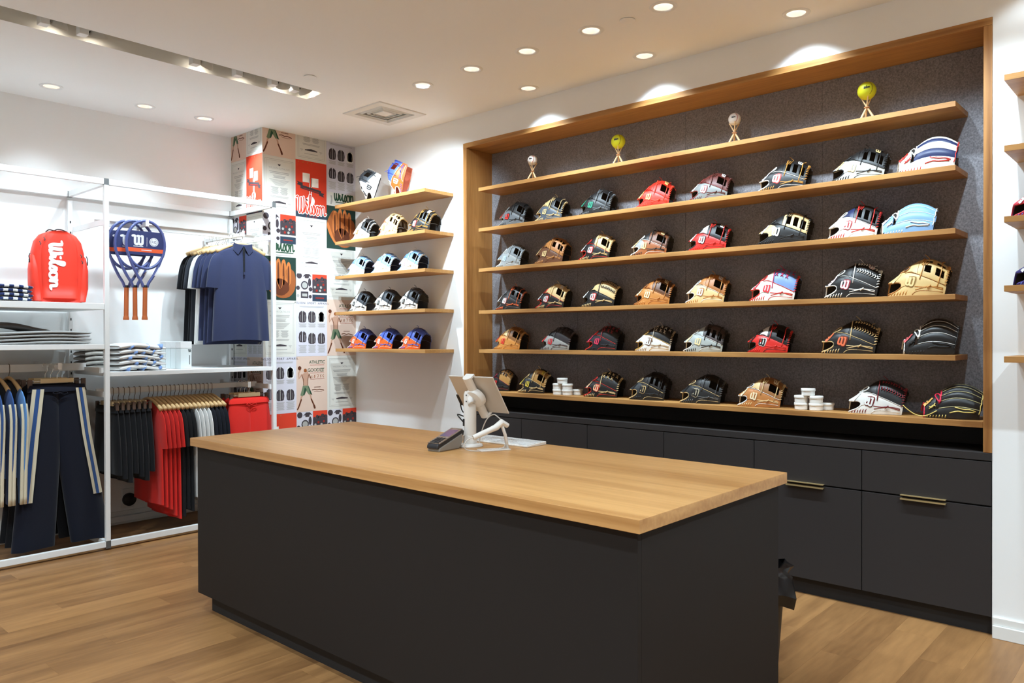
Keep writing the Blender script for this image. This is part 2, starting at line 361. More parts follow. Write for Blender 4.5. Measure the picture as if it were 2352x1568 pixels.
# ------------------------------------------------------------------ floating shelves on the white wall
SW = [2.603, 2.284, 1.984, 1.672, 1.352]
LAB = ['top oak shelf on the white wall beside the posters, two gloves standing upright', 'second oak shelf beside the posters, holding three unlike gloves', 'middle oak shelf beside the posters, holding three sky blue gloves',
       'fourth oak shelf beside the posters, holding three black and white gloves', 'lowest oak shelf beside the posters, holding three blue and orange gloves']
for z, l in zip(SW, LAB):
    t = thing('wall_shelf', (WX, 5.11, z-.027), l, 'shelf', 'oak shelves beside the poster column')
    MB().box(4.012, WX-.0005, 4.523, 5.698, z-.027, z).build('board', OAK_Y, t, bevel=.001)
LAB2 = ['topmost oak shelf cut off by the right picture edge', 'second oak shelf from the top at the right picture edge, nothing visible on it', 'third oak shelf at the right picture edge, a red glove above it',
        'fourth oak shelf at the right picture edge, a blue glove above it', 'lowest oak shelf at the right picture edge']
for z, l in zip([2.603, 2.29, 1.977, 1.672, 1.358], LAB2):
    t = thing('wall_shelf', (WX, .1, z-.027), l, 'shelf', 'oak shelves at the right picture edge')
    MB().box(4.012, WX-.0005, -.49, .685, z-.027, z).build('board', OAK_Y, t, bevel=.001)
# ------------------------------------------------------------------ ceiling fittings
LAMP = mat('lamp_disc', (255, 244, 228), .4, emit=5.)
REFL = mat('lamp_reflector', (238, 236, 232), .25, metal=.6)
def spot(name, loc, tgt, power, size, blend, col=LAMP_COL, rad=.035):
    l = bpy.data.lights.new(name, 'SPOT'); l.energy = power; l.spot_size = math.radians(size); l.spot_blend = blend; l.color = col; l.shadow_soft_size = rad
    o = bpy.data.objects.new(name, l); COL.objects.link(o); o.location = loc
    o.rotation_euler = (Vector(tgt)-Vector(loc)).to_track_quat('-Z', 'Y').to_euler()
    return o
can = MB().lathe([(.05, .0), (.047, .02), (.030, .055)], 24, cap=False).build('reflector', REFL, smooth=True)
ring = MB().lathe([(.0505, .002), (.053, -.004), (.070, -.004), (.074, 0), (.074, .0005)], 32, cap=False).build('trim_ring', WHITE_METAL, smooth=True)
bulb = MB().lathe([(0.0001, .0545), (.030, .055)], 20, cap=False).build('lamp', LAMP)
for k in (can, ring, bulb): COL.objects.unlink(k)
def downlight(x, y, label, group, power, size, blend, aim=None):
    t = thing('downlight', (x, y, ZC), label, 'ceiling light', group, local=True)
    for k in (can, ring, bulb):
        c = bpy.data.objects.new(k.name, k.data); COL.objects.link(c); c.parent = t
    s = spot('downlight_beam', (x, y, ZC-.008), aim or (x, y, 0), power, size, blend)
DL = ['recessed ceiling light at far left above the clothing rack', 'middle of the three recessed lights above the clothing rack', 'recessed ceiling light above the hanging polo shirts',
      'recessed ceiling light outside the frame to the left', 'farthest light of the long row over the counter, by the air vent', 'second farthest light of the long row over the counter',
      'third light of the long row over the counter', 'fourth light of the long row over the counter, left of the ceiling disc', 'nearest visible light of the long row, at the top edge',
      'row light above the frame', 'row light above the frame, nearer', 'row light above the frame, nearest']
for (x, y), l in zip(DOWN, DL):
    if y > 5: aim, pw, sz, bl = ((x, 6.0, .5), .42, 92, 1.) if x < 2.9 else ((4.05, 5.35, 1.5), 1.0, 84, .8)
    elif y > 4: aim, pw, sz, bl = (4.25, 4.95, 1.9), 1.55, 92, .8
    else: aim, pw, sz, bl = (4.5, y, 1.55), .8, 80, .7
    downlight(x, y, l, 'recessed ceiling lights', DOWN_W*pw, sz, bl, aim)
for (x, y), w in zip(OVER, ('far', 'near')): downlight(x, y, 'recessed ceiling light straight above the counter, out of view, %s one' % w, 'recessed ceiling lights', COUNTER_W*(1. if w == 'far' else .12), 66, .9)
for (x, y), l in zip(WASH, ['farthest of the three ceiling lights close to the niche wall', 'middle ceiling light close to the niche wall', 'nearest ceiling light close to the niche wall, at upper right', 'ceiling light near the wall outside the frame']):
    downlight(x, y, l, 'recessed ceiling lights', WASH_W*(1.1 if y > 1 else .2), 108, .3)
for i, (x, y) in enumerate(FILL): downlight(x, y, 'added fill light in the unseen ceiling, %s' % ['by the rack', 'mid floor', 'beside the camera', 'left aisle far', 'left aisle near', 'front aisle', 'rear corner', 'right rear corner'][i], 'recessed ceiling lights', FILL_W*(1. if x > .5 and y > 0 else (.25 if x > 3 else 2.4)), 120, .5)
for x, y, l in ((3.597, 2.385, 'small blank round ceiling cover between two lights of the row'), (2.949, 4.463, 'small blank round ceiling cover beside the light trough')):
    t = thing('sprinkler_cover', (x, y, ZC), l, 'ceiling cover', 'round ceiling covers')
    MB().lathe([(0.0001, -.009), (.035, -.008), (.042, -.005), (.042, -.003)], 28, (x, y, ZC)).build('disc', CEIL, t, smooth='auto')
    MB().lathe([(.03, -.003), (.03, 0)], 20, (x, y, ZC)).build('neck', BLACK, t)
vx, vy = (VENT[0]+VENT[1])/2, (VENT[2]+VENT[3])/2; vh = .225
vt = thing('air_diffuser', (vx, vy, ZC), 'square white four-way ceiling air vent near the corner', 'vent')
fr = MB()
def sqring(m, a, za, b, zb):
    P = [(vx-a, vy-a, za), (vx+a, vy-a, za), (vx+a, vy+a, za), (vx-a, vy+a, za), (vx-b, vy-b, zb), (vx+b, vy-b, zb), (vx+b, vy+b, zb), (vx-b, vy+b, zb)]
    m.add(P, [(i, (i+1) % 4, 4+(i+1) % 4, 4+i) for i in range(4)])
sqring(fr, vh+.004, ZC, vh, ZC-.008); sqring(fr, vh, ZC-.008, .165, ZC-.008); sqring(fr, .165, ZC-.008, .156, ZC+.03)
fr.build('frame', mat('vent_white', (226, 224, 218), .6), vt)
for a, b in ((.152, .122), (.116, .088), (.082, .056)):
    m = MB(); sqring(m, a-.008, ZC+.016, b+.006, ZC-.006); sqring(m, b+.006, ZC-.006, b, ZC-.006); sqring(m, b, ZC-.006, a-.016, ZC+.016); m.build('louvre', mat('vent_white', 0), vt)
m = MB(); m.box(vx-.05, vx+.05, vy-.05, vy+.05, ZC-.004, ZC+.0); m.build('centre_plate', mat('vent_white', 0), vt)
MB().box(vx-.2, vx+.2, vy-.2, vy+.2, ZC+.02, ZC+.03).build('duct', BLACK, vt)
# track heads in the trough
TH = [(1.47, 'first'), (1.67, 'second'), (2.33, 'third'), (2.62, 'fourth'), (2.88, 'fifth'), (3.05, 'sixth'), (.75, 'seventh'), (.2, 'eighth')]
AIM = [(1.25, 5.75, 1.2), (1.95, 5.7, .9), (2.1, 5.75, 1.9), (2.7, 5.75, 1.0), (3.6, 5.8, 1.7), (4.25, 5.1, 1.8), (.9, 5.8, 1.5), (.2, 5.8, 1.5)]
for k, ((x, w), a) in enumerate(zip(TH, AIM)):
    hx, hy, hz = x+.055, 4.805, ZC+.036
    t = thing('track_spotlight', (x, hy, ZC+.23), 'swivel spotlight in the ceiling trough, %s' % ['leftmost in view', 'second from left, its lamp showing white', 'third from left, mid trough', 'fourth from left, seen edge on', 'second from the trough end', 'nearest to the lit trough end', 'outside the frame', 'farther outside the frame'][k], 'spotlight', 'spotlights in the ceiling trough')
    MB().box(x-.03, x+.02, hy-.03, hy+.03, ZC-.004, ZC+.23).build('driver_box', WHITE_METAL, t, bevel=.003)
    d = (Vector(a)-Vector((hx, hy, hz))).normalized(); q = d.to_track_quat('Z', 'Y').to_matrix()
    MB().lathe([(.0001, -.055), (.018, -.055), (.022, -.03), (.046, .012), (.05, .022), (.05, .03)], 20, (hx+.02, hy, hz), q, cap=False).lathe([(.049, .03), (.04, .01), (.0001, .004)], 20, (hx+.02, hy, hz), q, cap=False).build('head', mat('lamp_housing', (205, 202, 194), .4), t, smooth='auto')
    MB().tube([(x+.015, hy, ZC+.02), (x+.045, hy, ZC+.03), (hx+.02, hy, hz+.0)], .006).build('bracket', BLACK, t)
    MB().lathe([(.0001, .014), (.04, .018)], 16, (hx+.02, hy, hz), q, cap=False).build('lamp', LAMP, t)
    spot('track_beam', Vector((hx+.02, hy, hz))+d*.036, a, TRACK_W*(3.7 if k in (4, 5) else 1.), 78 if k in (4, 5) else 92, .8, rad=.03)
# ------------------------------------------------------------------ baseball gloves
def leather(c, rough=.42):
    return mat('leather_%d_%d_%d' % tuple(c), c, rough, spec=.45, bump=.05, bscale=260, var=.08, vscale=30)
LINING = leather((34, 29, 27), .7)
HP = [(0, .36), (.12, .5), (.28, .76), (.45, .95), (.58, 1), (.75, .95), (1, .72)]
WP = [(0, .62), (.2, .75), (.5, 1), (.8, 1), (1, .9)]
def hermite(x, tab):
    n = len(tab)
    if x <= tab[0][0]: return tab[0][1]
    for i in range(n-1):
        (a, b), (c, d) = tab[i], tab[i+1]
        if x <= c:
            h = c-a; t = (x-a)/h
            m0 = (d-tab[i-1][1])/(c-tab[i-1][0]) if i > 0 else (d-b)/h
            m1 = (tab[i+2][1]-b)/(tab[i+2][0]-a) if i+2 < n else (d-b)/h
            return (2*t**3-3*t*t+1)*b+(t**3-2*t*t+t)*h*m0+(-2*t**3+3*t*t)*d+(t**3-t*t)*h*m1
    return tab[-1][1]
def lerp_tab(x, tab):
    if x <= tab[0][0]: return tab[0][1]
    for (a, b), (c, d) in zip(tab, tab[1:]):
        if x <= c: return b+(d-b)*(x-a)/(c-a)
    return tab[-1][1]
class Dome:
    """the curved outside of a glove lying pocket down: u from wrist to finger tips, v from the near edge over the ridge to the far edge"""
    def __init__(s, L, H, D): s.L, s.H, s.D = L, H, D
    def p(s, u, v):
        th = PI*min(max(v, 0), 1); c, q = math.cos(th), max(math.sin(th), 0)
        z = s.H*hermite(u, HP)*q**.8; y = -s.D*hermite(u, WP)*(1 if c >= 0 else -1)*abs(c)**.85
        return Vector((s.L*(u-.55)+.18*z, y, z))
    def n(s, u, v):
        e = .012; v = min(max(v, .02), .98)
        a = s.p(u+e, v)-s.p(u-e, v); b = s.p(u, v+e)-s.p(u, v-e); k = b.cross(a)
        k = -k
        return k.normalized() if k.length > 1e-9 else Vector((0, 0, 1))
    def at(s, u, v, off=0.):
        P = s.p(u, v)+s.n(u, v)*off
        P.z = max(P.z, .0015)
        return P
US = [(0, .045), (.025, .06), (.05, .17), (.085, .25), (.14, .235), (.22, .15), (.30, .06), (.36, .02)]
def us(v): return hermite(v, US)
VB = [(0, .34), (.2, .33), (.35, .25), (.47, .18), (.7, .125), (1, .085)]
def vb(u): return hermite(u, VB)
def patch(mb, d, fn, nu, nv, out=.004, inn=-.004, puff=.003, mo=0, mi=1):
    def b(s, t): return max(0, 1-(2*s-1)**6)*max(0, 1-(2*t-1)**4)
    n = (nu+1)*(nv+1); A = []; B = []
    for i in range(nu+1):
        for j in range(nv+1):
            u, v = fn(i/nu, j/nv); A.append(d.at(u, v, out+puff*b(i/nu, j/nv))); B.append(d.at(u, v, inn))
    w = nv+1; fo = []; fi = []; fe = []
    for i in range(nu):
        for j in range(nv):
            a, c, e, g = i*w+j, i*w+j+1, (i+1)*w+j+1, (i+1)*w+j
            fo.append((a, g, e, c)); fi.append((n+a, n+c, n+e, n+g))
    for i in range(nu): fe += [(i*w, n+i*w, n+(i+1)*w, (i+1)*w), (i*w+nv, (i+1)*w+nv, n+(i+1)*w+nv, n+i*w+nv)]
    for j in range(nv): fe += [(j, j+1, n+j+1, n+j), (nu*w+j, n+nu*w+j, n+nu*w+j+1, nu*w+j+1)]
    k = len(mb.v); mb.add(A+B, fo, mo); nf = [tuple(i+k for i in f) for f in fi]; mb.f += nf; mb.m += [mi]*len(nf)
    ne = [tuple(i+k for i in f) for f in fe]; mb.f += ne; mb.m += [mo]*len(ne)
def lace(mb, d, uvs, off=.007, r=.0022, n=5, sub=3):
    mb.tube([d.at(u, v, off) for u, v in catmull(uvs, sub)], r, n, flat=1.)
WEBS = {   # strips (a0,a1,b0,b1) in web coordinates: a towards the tips, b up from the thumb
 'H': [(0, 1, 0, .16), (0, 1, .44, .58), (0, 1, .86, 1), (0, .2, .16, .86), (.42, .58, .16, .86), (.88, 1, .16, .86)],
 'I': [(0, 1, 0, .14), (0, 1, .88, 1), (0, .3, .14, .88), (.3, .86, .5, .9), (.86, 1, .14, .88), (.3, .4, .14, .5)],
 'M': [(0, 1, 0, .1), (0, 1, .5, 1), (0, .12, .1, .5), (.3, .4, .1, .5), (.58, .68, .1, .5), (.88, 1, .1, .5)],
 'T': [(0, 1, 0, .3), (0, 1, .7, 1), (.16, .92, .34, .66), (0, .14, .3, .7), (.93, 1, .3, .7)],
 'S': [(0, .5, 0, 1), (.5, 1, 0, 1)]}
def glove(name, loc, psi, L, H, sp, label, group, tilt=None):
    t, s_, b_, w_, f_, l_, e_ = [leather(sp[k]) for k in 'tsbwfle']
    lin_ = leather(sp['i'], .7) if 'i' in sp else LINING
    d = Dome(L, H, L*.31); g = thing(name, loc, label, 'baseball glove', group, local=True)
    g.rotation_euler = (0, 0, -PI/2+psi)
    if tilt: g.rotation_euler = tilt
    back = sp.get('back')
    if not back:
        m = MB(); patch(m, d, lambda s, q: ((lambda u: (u, q*vb(u)))(us(q*.34)+(1-us(q*.34))*s)), 14, 10); m.build('thumb', [t, lin_], g, smooth='auto')
        m = MB(); patch(m, d, lambda s, q: (lambda v0: (max(us(v0), 0)+(.47-us(v0))*s, v0))(vb(.47*s)+(.5-vb(.47*s))*q), 8, 5)
        patch(m, d, lambda s, q: (.02+.3*s, .5+.5*q), 4, 8); m.build('back', [b_, lin_], g, smooth='auto')
        for k in range(4):
            m = MB(); patch(m, d, lambda s, q: (.32+(.68+(.02, .045, .03, 0)[k])*s, .505+.125*k+.12*q), 9, 3, puff=.006); m.build('finger', [f_, lin_], g, smooth='auto')
        m = MB(); ua = lambda a: .475+.515*a
        for a0, a1, b0, b1 in WEBS[sp['web']]:
            patch(m, d, lambda s, q: (lambda u: (u, vb(u)+(.5-vb(u))*(b0+(b1-b0)*q)))(ua(a0+(a1-a0)*s)), max(2, int((a1-a0)*8)), max(2, int((b1-b0)*6)), puff=.0015, out=.003, inn=-.002)
        m.build('web', [w_, lin_], g, smooth='auto')
        # lacing: rim stitches, thumb lace with knot, cross laces over the web
        m = MB()
        for k in range(11):
            v = .09+.40*k/10; m.tube([d.at(.955, v, .008), d.at(.985, v+.012, .010), d.at(1.005, v+.02, .002)], .0026, 5)
        m.build('rim_lacing', l_, g, smooth=True)
        m = MB(); lace(m, d, ((.48, .06), (.62, .052), (.72, .058), (.84, .05), (.95, .042)), .007, .0024)
        lace(m, d, ((.5, .035), (.64, .048), (.72, .056), (.86, .06), (.95, .055)), .007, .0022); m.tube([d.at(.69, .045, .012), d.at(.715, .057, .014), d.at(.74, .068, .012)], .0034, 6)
        m.build('thumb_lace', l_, g, smooth=True)
        m = MB(); V = lambda u, q: (u, vb(u)+(.5-vb(u))*q)
        if sp['web'] in 'HIM':
            for a in (.12, .72): lace(m, d, (V(ua(a), -.12), V(ua(a+.03), .3), V(ua(a), .7), V(ua(a+.03), 1.1)), .0085, .0026)
            for a in (.1, .17, .24): lace(m, d, (V(ua(a), .4), V(ua(a+.08), .62)), .008, .002)
        elif sp['web'] == 'S':
            for a in (.12, .34, .55, .76):
                for q in (.72, .42) if a < .6 else (.7,): lace(m, d, (V(ua(a-.05), q-.1), V(ua(a+.05), q+.1)), .008, .0024); lace(m, d, (V(ua(a+.05), q-.1), V(ua(a-.05), q+.1)), .008, .0024)
            lace(m, d, (V(ua(-.03), 1.05), V(ua(.0), .6), V(ua(.03), .05), V(ua(.05), -.2)), .0085, .0028)
        else:
            for k in range(9):
                a = .16+.09*k
                for q in (.32, .68): lace(m, d, (V(ua(a), q-.07), V(ua(a+.05), q), V(ua(a), q+.07)), .008, .0024, sub=2)
            lace(m, d, (V(ua(.05), 1.05), V(ua(.07), .5), V(ua(.1), -.15)), .0085, .0028)
        m.tube([d.at(.63, .49, .005), d.at(.615, .5, .012), d.at(.585, .5, .022), d.at(.56, .49, .03)], .002, 5); m.tube([d.at(.84, .49, .005), d.at(.845, .5, .012), d.at(.87, .5, .018)], .002, 5)
        m.build('web_lace', leather(sp.get('x', sp['l'])), g, smooth=True)
        m = MB()
        for k in range(6): m.tube([d.at(.10+.05*k, .006, .004), d.at(.105+.05*k, .022, .0065), d.at(.115+.05*k, .036, .004)], .0026, 5)
        m.build('heel_lacing', l_, g, smooth=True)
        m = MB(); lace(m, d, [(u, vb(u)) for u in (.27, .4, .55, .7, .85, .97)], .0062, .0017, 4); m.build('seam_piping', e_, g, smooth=True)
        m = MB(); lace(m, d, ((.46, .004), (.5, .018), (.58, .026), (.75, .024), (.96, .02)), .006, .0016, 4); m.build('heel_piping', e_, g, smooth=True)
        # wrist strap and its wordmark
        m = MB(); patch(m, d, lambda s, q: (us(.085+.36*q)+(.15+.09*q)*s, .085+.36*q), 5, 8, out=.0075, inn=.001, puff=.003); st = m.build('wrist_strap', [s_, s_], g, smooth='auto')
        vc, uc = .30, .155
        bind = [(us(v)-.005, v) for v in (.012, .03, .042, .055, .07, .09, .115, .14, .18, .22, .26, .30, .34, .37)]+[(.015, v) for v in (.42, .5, .6, .7, .8, .9, .97)]
    else:
        cols = [leather(c) for c in sp['stripes']]; nst = len(cols)
        for k in range(nst):
            v0 = .0+.66*k/nst; v1 = .66*(k+1)/nst; st_ = .30 if k > 0 else .12
            m = MB(); patch(m, d, lambda s, q: (st_+(.98-st_+.02*math.sin(k*2.1))*s, v0+.002+(v1-v0-.004)*q), 12, 3, puff=.005); m.build('finger', [cols[k], lin_], g, smooth='auto')
        m = MB(); patch(m, d, lambda s, q: (.3+.68*s, .665+.33*q), 9, 6); m.build('palm', [f_, lin_], g, smooth='auto')
        m = MB()
        for k in range(1, nst+1): lace(m, d, [(.31+.65*i/6, .66*k/nst) for i in range(7)], .0055, .0016, 4)
        m.build('piping', leather(sp['pipe']), g, smooth=True)
        m = MB()
        for k in range(1, nst): lace(m, d, ((.955, .66*k/nst-.05), (.965, .66*k/nst), (.955, .66*k/nst+.05)), .010, .0026)
        m.build('tip_lace', l_, g, smooth=True); m = MB()
        lace(m, d, ((.5, .04), (.62, .055), (.72, .05), (.88, .06)), .011, .003); m.build('finger_lace', l_, g, smooth=True); m = MB()
        lace(m, d, ((.56, .09), (.7, .075), (.8, .08), (.9, .07)), .011, .0026); m.build('finger_lace', l_, g, smooth=True); m = MB()
        lace(m, d, ((.16, .12), (.22, .16), (.26, .13)), .012, .0026); lace(m, d, ((.16, .17), (.2, .13), (.25, .18)), .012, .0026)
        m.build('strap_lace', l_, g, smooth=True)
        m = MB()
        for k in range(7): m.tube([d.at(.14+.05*k, .006, .004), d.at(.147+.05*k, .025, .006)], .0026, 5)
        m.build('heel_lacing', l_, g, smooth=True)
        m = MB(); patch(m, d, lambda s, q: (.02+.22*s+.07*(1-q)*(1-s), .03+.75*q), 5, 9, out=.006, inn=-.003, puff=.003); st = m.build('wrist_strap', [s_, lin_], g, smooth='auto')
        vc, uc = .30, .13
        bind = [(.02+.07*(1-min(v/.75, 1)), v) for v in [k*.07 for k in range(0, 14)]]
        m = MB(); mb_ = m
        lace(m, d, ((.30, .16), (.31, .3), (.30, .5)), .006, .004); m.build('finger_opening_binding', e_, g, smooth=True)
        if sp.get('loose'):
            m = MB(); q0 = d.at(.12, .02, .004)
            m.tube(catmull([q0+Vector(k) for k in ((.05, -.02, .03), (.0, -.012, .002), (-.045, -.006, .004), (-.085, 0, .03), (-.105, 0, .05))], 4), .0026, 5); m.build('loose_lace', l_, g, smooth=True)
    m = MB(); m.tube([d.at(u, v, .003) for u, v in bind], .0042, 6); m.build('wrist_binding', e_, g, smooth=True)
    # finger opening at the back of the hand: dark disc as its shade
    hu, hv, ra, rb = .265, .40, .062, .075
    if back: hu, hv, ra, rb = .27, .30, .028, .12
    m = MB(); ring = [(hu+ra*math.cos(a*PI/8)-.04*math.sin(a*PI/8), hv+rb*math.sin(a*PI/8)) for a in range(16)]
    m.tube([d.at(u, v, .008) for u, v in ring], .0036, 6, closed=True); m.build('opening_binding', e_, g, smooth=True)
    m = MB(); m.add([d.at(u, v, .0085) for u, v in ring]+[d.at(hu, hv, .007)], [(k, (k+1) % 16, 16) for k in range(16)]); m.build('opening_shade', LINING, g)
    # round mark on thumb side
    if not back:
        lu, lv = sp.get('lp', (.385, .118)); sz = .046*L/.25; ang = math.radians(-24)
        arc = (d.p(lu, lv+.01)-d.p(lu, lv-.01)).length/.02
        def lg(off):
            def f(x, y):
                x, y = (x-.5)*sz, (y-.5)*sz*.95
                p = x*math.cos(ang)-y*math.sin(ang)-.34*y; q = x*math.sin(ang)+y*math.cos(ang)
                return d.at(lu+p/L, lv+q/arc, off)
            return f
        m = MB()
        if sp.get('p'):
            sh = catmull(((-.16, 1.08), (.3, 1.12), (1.02, 1.08), (1.08, .5), (.98, .06), (.72, -.1), (.48, -.06), (.25, -.08), (.06, .16), (.02, .6)), 2, True)
            f0 = lg(.0088); m.add([f0(x, y) for x, y in sh]+[f0(.5, .5)], [(k, (k+1) % len(sh), len(sh)) for k in range(len(sh))], 1)
        m.ribbon(W_MARK, .18, lg(.0098), 0); m.build('logo', [leather(sp['g']), leather(sp['p']) if sp.get('p') else leather(sp['g'])], g)
        if sp.get('p2'):
            m = MB(); ar = lambda x, y: d.at(*V(ua(.62+.2*(x-.5)), .72+.34*(y-.5)), .0062)
            m.ribbon(W_MARK, .2, ar); m.build('web_logo', leather(sp['g']), g)
    # wordmark on the strap
    arc = (d.p(uc, vc+.01)-d.p(uc, vc-.01)).length/.02
    m = MB(); an = math.radians(28)
    def wm(x, y):
        x, y = (x-1.)*.019*L/.25, (y-.5)*.019*L/.25
        return d.at(uc+(x*math.cos(an)-y*math.sin(an)+ (y*.2))/L, vc+(x*math.sin(an)+y*math.cos(an))/arc, .0118)
    m.ribbon([st2[::2]+[st2[-1]] for st2 in SCRIPT], .2, wm, caps=False); m.build('wordmark', leather(sp.get('m', sp['g'])), g)
    return g
BK, CRM, TAN, BRN = (30, 29, 29), (214, 184, 130), (178, 118, 62), (104, 66, 44)
WHT, RED, NAVY, SKY = (226, 224, 218), (206, 44, 36), (34, 44, 82), (128, 168, 214)
SILV, GREY, ORG, BLU = (150, 151, 148), (100, 103, 106), (222, 96, 34), (82, 104, 190)
def sp(t, s, b, w, f, l, e, g, p=None, web='I', **k):
    return dict(t=t, s=s, b=b, w=w, f=f, l=l, e=e, g=g, p=p, web=web, **k)
def stripe(cols, pipe, f, s, l, e, g, **k): return dict(back=True, stripes=cols, pipe=pipe, t=f, s=s, b=f, w=f, f=f, l=l, e=e, g=g, p=None, web='S', **k)
